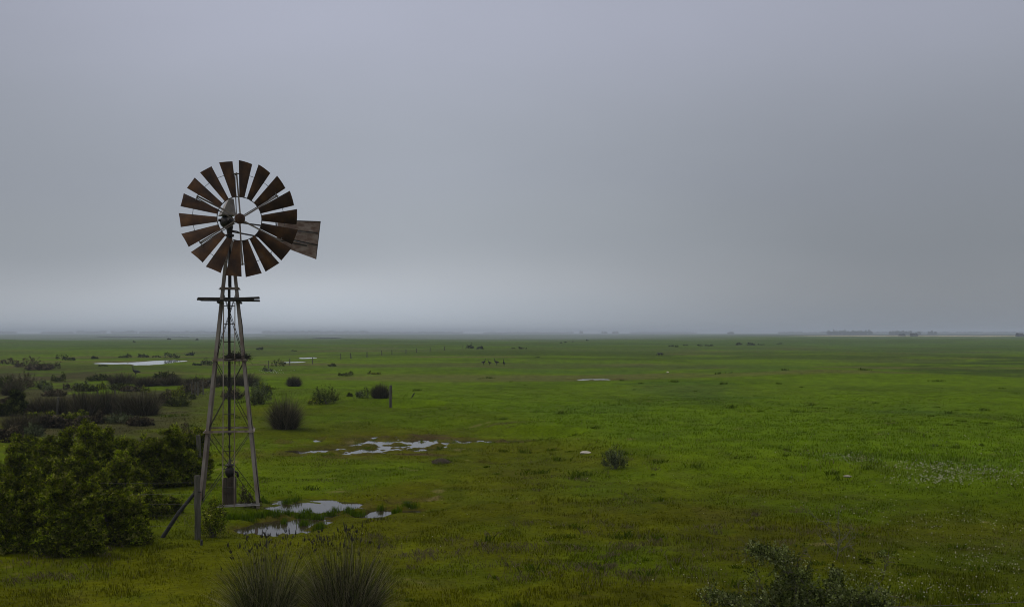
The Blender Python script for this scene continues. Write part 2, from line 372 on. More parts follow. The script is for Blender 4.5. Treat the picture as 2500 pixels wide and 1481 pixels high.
def pool(name, px0, px1, py0, py1):
    """a level sheet of standing water; the ground rises out of it where it is dry"""
    y0 = F*HC/(py1-HY); y1 = F*HC/(py0-HY); xa = (px0-1250)/F; xb = (px1-1250)/F
    V = [(xa*y0, y0, 0), (xb*y0, y0, 0), (xb*y1, y1, 0), (xa*y1, y1, 0)]
    tag(npmesh(name, V, [(0, 1, 2, 3)], M['water']), kind='structure')
pool('puddle', 660, 1320, 1062, 1125)
pool('puddle', 545, 1040, 1212, 1318)
pool('pond', 225, 460, 878, 893)
pool('pond', 690, 785, 869, 888)
pool('puddle', 905, 1040, 999, 1010)
pool('puddle', 1395, 1510, 921, 930)
# two long shallow lagoons just under the horizon on the left
def lagoon(px0, px1, y0, y1, z):
    n = 40; us = np.linspace(0, 1, n); V = []
    tx, ty = np.meshgrid(np.linspace((px0-1250)/F, (px1-1250)/F, 60), np.linspace(y0, y1, 30)); z = float(height(tx*ty, ty).max())+.02
    for u in us:
        t = (px0+(px1-px0)*u-1250)/F; w = math.sin(PI*u)**.35*(1+.15*math.sin(23*u)); m_ = (y0+y1)/2; hwid = (y1-y0)/2*w
        V += [(t*m_, m_-hwid, z), (t*m_, m_+hwid, z)]
    Q = [(2*i, 2*i+2, 2*i+3, 2*i+1) for i in range(n-1)]
    tag(npmesh('lagoon', V, Q, M['water']), kind='structure')
lagoon(250, 640, 1080, 1300, 1.55)
lagoon(770, 835, 780, 860, 1.6)

# ------------------------------------------------------------ grass (stuff)
def blades(name, X, Y, Hh, W, C, mat, lean=.45, z=None):
    n = len(X); Z = height(X, Y) if z is None else z
    a = rng.uniform(0, 2*PI, n); l = rng.uniform(.1, 1, n)*lean; b = rng.uniform(0, PI, n)
    dx, dy = np.cos(a)*l*Hh, np.sin(a)*l*Hh; wx, wy = np.cos(b)*W/2, np.sin(b)*W/2
    P0 = np.stack([X-wx, Y-wy, Z-.01], -1); P1 = np.stack([X+wx, Y+wy, Z-.01], -1)
    P2 = np.stack([X+dx*.45+wx*.7, Y+dy*.45+wy*.7, Z+Hh*.6], -1); P3 = np.stack([X+dx, Y+dy, Z+Hh*np.sqrt(np.maximum(1-(l*.7)**2, .2))], -1)
    V = np.stack([P0, P1, P2, P3], 1).reshape(-1, 3); i = np.arange(n)*4
    Q = np.stack([i, i+1, i+2, i+3], -1)
    return npmesh(name, V, Q, mat, np.repeat(C, 4, 0))
def scatter(n, r0, r1, a0=-33, a1=33, p=0.0):
    u = rng.uniform(0, 1, n); r = r0*(r1/r0)**u; t = np.radians(rng.uniform(a0, a1, n)); return r*np.sin(t), r*np.cos(t), r
def build_grass():
    X, Y, r = scatter(620000, 13, 130)
    z = height(X, Y); keep = (z > .012)
    clump = fbm(X/.45, Y/.45, 141, 2); keep &= rng.uniform(0, 1, len(X)) < (.25+1.5*ss(.35, .65, clump))*(1-ss(55, 128, r))
    X, Y, r, clump = X[keep], Y[keep], r[keep], clump[keep]; n = len(X)
    tall = fbm(X/3.5, Y/3.5, 145, 3)
    lushr = ss(-2, 5, (X-1)*.45+(Y-41)*.30)*ss(26, 34, Y+X*.2)
    Hh = (.022+.035*ss(.4, .8, tall)+.03*ss(.5, .75, clump)+.04*lushr)*rng.uniform(.6, 1.4, n)*(1-.85*ss(25, 100, r))
    Hh = Hh*(.45+.55*ss(.03, .12, height(X, Y)))
    W = (.004+.00042*r)*rng.uniform(.7, 1.3, n)
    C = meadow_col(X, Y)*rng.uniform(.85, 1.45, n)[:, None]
    dry = rng.uniform(0, 1, n) < (.03+.26*ss(.52, .66, fbm(X/1.6, Y/1.6, 151, 4))*(1-lushr)*(1-ss(35, 60, r)))
    C[dry] = np.array([.14, .12, .06])*rng.uniform(.6, 1.3, dry.sum())[:, None]
    tag(blades('meadow_grass', X, Y, Hh, W, C, M['grass']), 'short green and olive grass covering the whole wet meadow', 'grass', kind='stuff')
    # coarse darker tufts, a few thousand blades each patch
    cx, cy, cr = scatter(420, 16, 110, p=0); ok = height(cx, cy) > .03; cx, cy, cr = cx[ok], cy[ok], cr[ok]
    ok = rng.uniform(0, 1, len(cx)) < ss(.42, .62, fbm(cx/7, cy/7, 161, 3)); cx, cy, cr = cx[ok], cy[ok], cr[ok]
    k = 46; sz = rng.uniform(.03, .11, len(cx))*(1+cr/150)
    X = np.repeat(cx, k)+rng.normal(0, 1, len(cx)*k)*np.repeat(sz, k)*1.3; Y = np.repeat(cy, k)+rng.normal(0, 1, len(cx)*k)*np.repeat(sz, k)*.8
    Hh = np.repeat(sz, k)*rng.uniform(.6, 1.5, len(X)); W = (.005+.0004*np.hypot(X, Y))*rng.uniform(.8, 1.2, len(X))
    C = np.array([.055, .085, .002])*rng.uniform(.6, 1.5, len(X))[:, None]
    tag(blades('coarse_grass', X, Y, Hh, W, C, M['grass'], .9), 'coarser darker green tufts dotted through the meadow', 'grass', kind='stuff')
    # sedge standing in and round the puddles by the tower
    pts = []
    for px, py, s, c in [(676, 1262, 14, 160), (700, 1259, 16, 220), (735, 1264, 18, 300), (752, 1256, 14, 160), (775, 1268, 18, 300), (806, 1262, 14, 200), (818, 1250, 12, 120), (655, 1258, 16, 220), (628, 1262, 24, 300), (600, 1268, 26, 300), (566, 1266, 26, 300),
                         (694, 1296, 9, 140), (742, 1290, 12, 200), (850, 1250, 12, 160), (646, 1228, 14, 160), (700, 1226, 16, 140), (722, 1224, 12, 100), (930, 1246, 9, 120), (968, 1252, 12, 160), (780, 1290, 16, 200), (870, 1258, 20, 260),
                         (1000, 1236, 20, 220), (948, 1082, 16, 120), (985, 1088, 12, 90), (1010, 1098, 14, 90), (900, 1096, 20, 150), (872, 1084, 14, 90), (800, 1110, 26, 200), (1062, 1075, 14, 80), (1030, 1084, 10, 60), (915, 1074, 12, 70), (1110, 1080, 30, 120)]:
        x, y, _ = gnd(px, py); m_ = s/F*y
        pts.append(np.stack([x+rng.normal(0, .5, c)*m_, y+rng.normal(0, .5, c)*max(m_*.6, .12)], -1))
    P = np.concatenate(pts); X, Y = P[:, 0], P[:, 1]; n = len(X); z = np.maximum(height(X, Y), -.02)
    near = np.hypot(X, Y) < 32
    C = np.array([.080, .135, .002])*rng.uniform(.55, 1.35, n)[:, None]
    tag(blades('sedge', X, Y, np.where(near, .14, .06)*rng.uniform(.4, 1.35, n), np.full(n, .013), C, M['grass'], .35, z), 'bright green sedge standing in the puddles near the windmill', 'sedge', kind='stuff')
build_grass()
def dead_grass():
    Xs, Ys, Hs = [], [], []
    for x0, x1, y0, y1, k in [(1180, 1750, 1275, 1420, 55), (0, 260, 1330, 1430, 16), (900, 1200, 1290, 1400, 18), (1750, 2100, 1240, 1330, 14), (1250, 1600, 1120, 1200, 10)]:
        for _ in range(k):
            x, y, _z = gnd(rng.uniform(x0, x1), rng.uniform(y0, y1)); n = int(rng.integers(14, 50)); sz = rng.uniform(.06, .18)
            Xs.append(x+rng.normal(0, sz*1.3, n)); Ys.append(y+rng.normal(0, sz, n)); Hs.append(rng.uniform(.04, .14, n))
    X, Y, H_ = np.concatenate(Xs), np.concatenate(Ys), np.concatenate(Hs); n = len(X)
    C = np.array([.15, .125, .065])*rng.uniform(.5, 1.3, n)[:, None]
    tag(blades('dead_grass', X, Y, H_, np.full(n, .008), C, M['grass'], .9), 'withered grey brown grass tufts scattered over the foreground turf', 'grass', kind='stuff')
dead_grass()

def flowers(name, spots, col, label, cat):
    Vs, Qs, Cs = [], [], []; b = 0
    for px, py, sx, sy, c, size in spots:
        c = int(c*.7); x, y, _ = gnd(px, py); mx = sx/F*y; my = sy*y*y/(F*HC)
        X = x+rng.normal(0, .5, c)*mx; Y = y+rng.normal(0, .5, c)*my; Z = height(X, Y)+rng.uniform(.06, .16, c)
        s = size*rng.uniform(.6, 1.3, c)
        for k in range(2):       # two crossed upright petals rosettes + flat face
            a = rng.uniform(0, 2*PI, c); ca, sa = np.cos(a)*s, np.sin(a)*s; t = rng.uniform(.3, .9, c)*s
            P = np.stack([np.stack([X-ca, Y-sa, Z], -1), np.stack([X+sa, Y-ca, Z-t], -1), np.stack([X+ca, Y+sa, Z], -1), np.stack([X-sa, Y+ca, Z+t], -1)], 1).reshape(-1, 3)
            Vs.append(P); i = b+np.arange(c)*4; Qs.append(np.stack([i, i+1, i+2, i+3], -1)); b += 4*c
            Cs.append(np.repeat(np.array(col)*rng.uniform(.7, 1.1, c)[:, None], 4, 0))
    tag(npmesh(name, np.concatenate(Vs), np.concatenate(Qs), M['flower'], np.concatenate(Cs)), label, cat, kind='stuff')
flowers('white_daisies', [(2030, 1118, 70, 12, 70, .018), (2085, 1128, 60, 8, 80, .018), (2210, 1140, 90, 14, 90, .02), (2290, 1146, 90, 12, 160, .02), (2330, 1155, 120, 14, 220, .02), (2400, 1160, 130, 14, 200, .02),
                          (2260, 1176, 110, 10, 180, .018), (2330, 1178, 90, 8, 130, .018), (2450, 1175, 90, 14, 90, .02), (2410, 1280, 90, 25, 70, .014), (2340, 1290, 140, 40, 70, .013),
                          (2200, 1290, 260, 80, 110, .013), (2370, 1360, 160, 50, 130, .012), (2440, 1390, 120, 40, 110, .012), (2260, 1440, 200, 40, 130, .012), (2100, 1410, 140, 50, 70, .012), (1990, 1410, 200, 60, 60, .012),
                          (1700, 1410, 120, 40, 40, .011), (2460, 1110, 120, 60, 80, .02), (2250, 1100, 400, 90, 90, .02), (2150, 1240, 300, 60, 80, .014), (1900, 1170, 500, 80, 50, .016), (1200, 1290, 700, 140, 50, .011),
                          (2400, 1460, 200, 30, 110, .012), (1740, 1465, 60, 20, 30, .012)],
        (.42, .40, .32), 'tiny white daisies sprinkled over the grass on the right', 'flowers')
flowers('white_blossom', [(660, 907, 34, 3, 60, .05), (675, 911, 24, 2, 40, .05)], (.45, .45, .42), 'small drift of white flowers beyond the tower', 'flowers')

# ------------------------------------------------------------ shrubs
PAL = dict(thorn=[(.115, .150, .004), (.185, .215, .010), (.045, .064, .003), (.15, .15, .035)], dark=[(.052, .064, .012), (.085, .098, .022), (.034, .044, .010)],
           grey=[(.075, .090, .040), (.11, .125, .065), (.045, .055, .022)], brown=[(.075, .060, .035), (.11, .088, .055), (.045, .042, .022)], far=[(.034, .046, .016), (.050, .064, .022), (.026, .036, .014)])
def shoots(C0, D, Lh, nl, ll, lw, spread, pal):
    """leaves along shoots. C0,D (m,3), Lh (m)"""
    m = len(C0); t = rng.uniform(.05, 1, (m, nl)); base = C0[:, None, :]+D[:, None, :]*(Lh[:, None]*t)[..., None]+rng.normal(0, 1, (m, nl, 3))*(spread*(1.1-t))[..., None]
    a = D[:, None, :]*.9+rng.normal(0, .75, (m, nl, 3)); a /= np.linalg.norm(a, axis=-1, keepdims=True)
    w = np.cross(a, rng.normal(0, 1, (m, nl, 3))); w /= np.linalg.norm(w, axis=-1, keepdims=True)+1e-6
    s = rng.uniform(.6, 1.3, (m, nl, 1)); A = a*ll*s; W = w*lw*s
    P = np.stack([base, base+A*.5+W, base+A, base+A*.5-W], 2).reshape(-1, 3)
    i = np.arange(m*nl)*4; Q = np.stack([i, i+1, i+2, i+3], -1)
    pal = np.array(pal); c = pal[rng.integers(0, len(pal), m)][:, None, :]*rng.uniform(.7, 1.35, (m, nl, 1))*rng.uniform(.5, 1.5, (m, 1, 1))
    return P, Q, np.repeat(c.reshape(-1, 3), 4, 0)
def dome(m, rx, ry, h, lo=.55, nb=5, low=.5):
    """points through an irregular mound: several overlapping humps, denser towards the surface"""
    bx = np.linspace(-.62, .62, nb)*rx+rng.normal(0, .06, nb)*rx if nb > 1 else np.zeros(1); by = rng.uniform(-.35, .35, nb)*ry
    bh = h*rng.uniform(low, .95, nb)*(1-.28*np.abs(bx/rx)); bh[rng.integers(0, nb)] = h; bw = rng.uniform(.36, .52, nb)*rx if nb > 1 else np.array([rx])
    k_ = rng.integers(0, nb, m)
    u = rng.uniform(0, 2*PI, m); z = rng.uniform(0, 1, m)**.8; q = np.sqrt(1-z*z*.92); k = lo+(1-lo)*rng.uniform(0, 1, m)**.6
    return np.stack([bx[k_]+np.cos(u)*q*bw[k_]*k, by[k_]+np.sin(u)*q*bw[k_]*k*ry/rx, z*bh[k_]*k*1.03], -1), None
def shrub(px0, px1, ytop, ybase, label, cat='shrub', pal='thorn', name='shrub', dens=1.0, deep=.8, leaf=None, group=None, shoot=.30, lo=.5, near_=False, airy=False):
    cx = (px0+px1)/2; x, y, z = gnd(cx, ybase); rx = (px1-px0)/2/F*y; ry = rx*deep
    y += ry*.6; x = (cx-1250)/F*y; z = hz(x, y)
    h = (HC-(ytop-HY)/F*y)-z
    h = max(h, .16); small = (px1-px0) < 60
    px = y/F*2.44
    root = None if small else empty(name, (x, y, z-.03))
    ll = leaf or (max(.042, px*1.0) if near_ else max(.045, min(px*1.3, .42*h))); lw = ll*(.20 if near_ else .24)
    size = math.sqrt(rx*h)
    if small:
        m = int(np.clip(dens*900*(rx*h)/(ll*ll*60)/6, 40, 500)); nl = 8
        C0, _ = dome(m, rx*.95, ry*.95, h*.93, lo, 3, .35); ch = np.zeros(m)+1.0
        out = C0/np.array([rx, ry, h]); out = out/(np.linalg.norm(out, axis=1, keepdims=True)+1e-6)
        D = out*.7+np.array([0, 0, .55])+rng.normal(0, .38, (m, 3))
        L = rng.uniform(.4, 1.0, m)*shoot*size; spr = size*.028+ll*.3
    elif airy:       # open sprays rising from the base, leaves strung along them
        m = int(130*dens); nl = 20; u = rng.uniform(0, 2*PI, m); q = np.sqrt(rng.uniform(0, 1, m)); zz = np.sqrt(1-.8*q*q)*rng.uniform(.40, 1.15, m)
        T_ = np.stack([np.cos(u)*q*rx, np.sin(u)*q*ry, zz*h], -1); B_ = np.stack([np.cos(u)*q*rx*.45, np.sin(u)*q*ry*.45, np.zeros(m)], -1)
        sp_ = rng.uniform(.1, .55, m)[:, None]; C0 = B_+(T_-B_)*sp_; D = T_-C0; L = np.linalg.norm(D, axis=1); C0 = C0+D*.3; spr = size*.05; ch = rng.uniform(.7, 1.3, m)
    else:            # puffs of foliage over a dome, each a burst of leafy shoots
        pr = max(.10, size*(.085 if near_ else .12)); K = int(np.clip(4.2*dens*(rx*h)/(pr*pr), 40, 620 if near_ else 420)); nl = 10
        PC, _ = dome(K, rx*.94, ry*.94, h*.92, .35, 5 if rx > h*.8 else 3, .80 if near_ else .42); per = int(np.clip((5.5 if near_ else 8.0)*pr*pr/(ll*ll), 12, 90)); m = K*per
        prs = pr*rng.uniform(.6, 1.35, K); pc = np.repeat(PC, per, 0); pq = np.repeat(prs, per)
        dd = rng.normal(0, 1, (m, 3)); dd[:, 2] = np.abs(dd[:, 2])*1.1-.25; dd /= np.linalg.norm(dd, axis=1, keepdims=True)
        og = pc/np.array([rx, ry, h]); dd = dd+.45*og; dd /= np.linalg.norm(dd, axis=1, keepdims=True)
        C0 = pc+dd*(pq*rng.uniform(.25, .95, m))[:, None]; D = dd+np.array([0, 0, .25])+rng.normal(0, .25, (m, 3)); L = pq*rng.uniform(.35, .8, m)
        spr = pr*.09; ch = np.repeat(rng.uniform(.45, 1.6, K), per)
    D /= np.linalg.norm(D, axis=1, keepdims=True); L[rng.uniform(0, 1, m) < (.0 if airy else .08)] *= 2.2
    P, Q, Cc = shoots(C0-D*L[:, None]*.3, D, L, nl, ll, lw, spr, PAL[pal]); Cc = Cc*np.repeat(ch, nl*4)[:, None]
    P[:, 2] = np.maximum(P[:, 2], -.05)
    if small:
        o = npmesh(name, P, Q, M['leaf'], Cc, loc=(x, y, z-.03)); tag(o, label, cat, group); return o
    npmesh('foliage', P, Q, M['leaf'], Cc, root)
    mb = MB()
    for i in range(14):
        e = Vector(C0[rng.integers(0, m)]); s = Vector((rng.normal(0, .03), rng.normal(0, .03), 0)); mid = (s+e)/2+Vector((rng.normal(0, .06), rng.normal(0, .06), .1*h))
        mb.tube([s, mid, e], [.018*size**.5, .011*size**.5, .004], 5)
    mb.build('stems', M['bark'], root); tag(root, label, cat, group); return root

def tussock(px0, px1, ytop, ybase, label, n=2600, name='rush_tussock', pal=((.045, .040, .020), (.075, .065, .035), (.03, .03, .014)), heads=0, base_f=.35, group=None, w=None, loc=None, size=None, lean=.85, parts=True, bend=.35, gray=.0):
    if loc is None:
        cx = (px0+px1)/2; x, y, z = gnd(cx, ybase); R = (px1-px0)/2/F*y; y += R*.4; x = (cx-1250)/F*y; z = hz(x, y); H = (HC-(ytop-HY)/F*y)-z
    else: (x, y), (R, H) = loc, size; z = hz(x, y)
    H = max(H, .25)
    wd = w or max(.006, y/F*2.44*.36)
    a = rng.uniform(0, 2*PI, n); q = np.sqrt(rng.uniform(0, 1, n)); br = R*base_f
    bx, by = np.cos(a)*q*br, np.sin(a)*q*br
    a2 = a+rng.normal(0, .45, n); qq = np.clip(q+rng.normal(0, .16, n), 0, 1.15); rho = R*qq**.9
    tz = H*np.sqrt(np.clip(1-.72*qq**2, .06, 1))*np.clip(rng.normal(.66, .19, n), .25, 1.12)
    dr = rng.uniform(0, 1, n) < .07*(bend > 0); tz[dr] *= .45; rho[dr] *= 1.15
    tx_, ty_ = np.cos(a2)*rho, np.sin(a2)*rho; cx_, cy_ = bx+(tx_-bx)*.28, by+(ty_-by)*.28; cz_ = tz*(.62+.5*dr)
    K = 4; b2 = rng.uniform(0, PI, n); wx, wy = np.cos(b2)*wd/2, np.sin(b2)*wd/2; rings = []
    for k in range(K+1):
        t = k/K; f = 1-.75*t; px_ = bx*(1-t)**2+2*t*(1-t)*cx_+tx_*t*t; py_ = by*(1-t)**2+2*t*(1-t)*cy_+ty_*t*t; pz_ = -.03*(1-t)**2+2*t*(1-t)*cz_+tz*t*t
        rings.append(np.stack([np.stack([px_-wx*f, py_-wy*f, pz_], -1), np.stack([px_+wx*f, py_+wy*f, pz_], -1)], 1))
    tip = rings[-1].mean(1)
    V = np.stack(rings, 1).reshape(-1, 3)       # n,(K+1),2,3
    V[:, 2] = np.maximum(V[:, 2], -.04)
    i = (np.arange(n)*(K+1)*2)[:, None]+(np.arange(K)*2)[None, :]
    Q = np.stack([i, i+1, i+3, i+2], -1).reshape(-1, 4)
    pal = np.array(pal); c = pal[rng.integers(0, len(pal), n)]*rng.uniform(.65, 1.4, (n, 1))
    dead = rng.uniform(0, 1, n) < .06; c[dead] = np.array([.17, .15, .10])*rng.uniform(.6, 1.2, (dead.sum(), 1))
    Cc = np.repeat(c, (K+1)*2, 0)
    if not parts:
        return tag(npmesh(name, V, Q, M['rush'], Cc, loc=(x, y, z)), label, 'rushes', group)
    root = empty(name, (x, y, z)); npmesh('stems', V, Q, M['rush'], Cc, root)
    if heads:
        idx = np.argsort(-tip[:, 2]+rng.normal(0, .12, n))[:heads]
        for j in idx:
            mb = MB()
            t = Vector(tip[j]); d = (t-Vector((bx[j], by[j], 0))).normalized(); t = t-d*.03
            for _ in range(rng.integers(2, 6)):
                o = Vector(rng.normal(0, .010, 3)); e = o+d*rng.uniform(.03, .07)+Vector(rng.normal(0, .010, 3)); mb.tube([t+o, t+(o+e)/2, t+e], [.003, .006, .002], 4)
            mb.build('seed_head', M['darkiron'], root)
    return tag(root, label, 'rushes', group)

# near thorny thicket on the left
shrub(-90, 130, 1132, 1352, 'big dark green thorny shrub cut off by the left edge of the photo, front row', dens=1.3, near_=True)
shrub(50, 270, 1140, 1358, 'big dark green thorny shrub in the front row, second from the left edge', dens=1.3, near_=True)
shrub(180, 365, 1156, 1335, 'rounded thorny shrub at the right end of the front row, left of the brace pole', dens=1.3, near_=True)
shrub(-60, 150, 1072, 1240, 'green shrub at the left edge behind the front row, topped by yellow blossom', dens=1.2, near_=True)
shrub(90, 310, 1080, 1235, 'green shrub filling the gap between front and back rows of the thicket', dens=1.2, near_=True)
shrub(220, 380, 1096, 1240, 'green shrub sloping down to the fence wires behind the front row', dens=1.1, near_=True)
shrub(25, 110, 1050, 1130, 'small upright bright green shrub standing proud at the left of the thicket', dens=1.2, near_=True)
shrub(80, 245, 1024, 1190, 'bright green leafy shrub in the back row, left one below the brown rushes', dens=1.3, near_=True)
shrub(180, 350, 1016, 1196, 'bright green leafy shrub in the middle of the back row of the thicket', dens=1.3, near_=True)
shrub(290, 450, 1020, 1194, 'bright green leafy shrub in the back row, right of the middle', dens=1.3, near_=True)
shrub(390, 506, 1036, 1176, 'leafy shrub at the right end of the back row, against the left tower leg', dens=1.3, near_=True)
shrub(440, 496, 1018, 1090, 'brownish twiggy shrub top just left of the tower leg', pal='brown', dens=.7)
shrub(330, 500, 1060, 1190, 'broad leafy shrub at the front of the back row, beside the left tower leg', dens=1.2, near_=True)
shrub(300, 410, 1172, 1268, 'low green shrub behind the fence wires left of the brace pole', dens=1.0)
shrub(372, 446, 1208, 1254, 'little green shrub between the thicket and the brace pole', dens=.9)
shrub(486, 560, 1212, 1312, 'loose green shrub growing against the weathered corner post', dens=1.0, deep=.5, airy=True)
shrub(584, 636, 1178, 1240, 'twiggy dull green bush inside the right tower leg', pal='brown', dens=.8)
shrub(496, 552, 1208, 1262, 'small leafy bush at the foot of the left tower leg', dens=.9, airy=True)
flowers('yellow_blossom', [(22, 1128, 40, 6, 60, .022), (45, 1136, 26, 6, 40, .022)], (.30, .32, .03), 'yellow blossom over the thicket at the left edge', 'flowers')
for o in [bpy.data.objects['yellow_blossom']]: o.location = (0, 0, .65)

# brown rush beds and dark scrub further back
for i, (a, b, t, g, lab) in enumerate([
    (60, 140, 952, 1008, 'brown rush clump at the left end of the long dark rush bed'),
    (110, 190, 948, 1010, 'brown rush clump second from left in the long rush bed'),
    (165, 245, 946, 1012, 'brown rush clump third from left in the long rush bed'),
    (220, 300, 944, 1012, 'brown rush clump in the middle of the long rush bed'),
    (275, 350, 942, 1014, 'brown rush clump second from the right end of the long rush bed'),
    (308, 398, 938, 1018, 'bulging brown rush clump at the right end of the long rush bed'),
    (0, 90, 1000, 1052, 'pale brown rush clump behind the green thicket at the left edge'),
    (60, 130, 1000, 1045, 'pale brown rush clump just right of the one at the left edge'),
    (258, 340, 912, 944, 'low brown rush clump at the left end of the rear rush belt'),
    (318, 405, 909, 946, 'low brown rush clump second from left in the rear rush belt'),
    (385, 455, 914, 946, 'low brown rush clump third from left in the rear rush belt'),
    (440, 520, 910, 948, 'brown rush clump of the rear belt just left of the tower'),
    (505, 575, 906, 944, 'brown rush clump of the rear belt seen through the tower'),
    (560, 640, 902, 942, 'brown rush clump of the rear belt seen beside the right tower leg'),
    (0, 60, 930, 965, 'dark rush clump at the left edge above the long rush bed')]):
    tussock(a-6, b+6, t+rng.integers(-6, 12), g+rng.integers(-5, 4), lab, n=1700, base_f=.55, group='rush clumps in the brown rush beds', pal=((.060, .050, .030), (.12, .098, .062), (.036, .033, .018), (.05, .055, .02)))
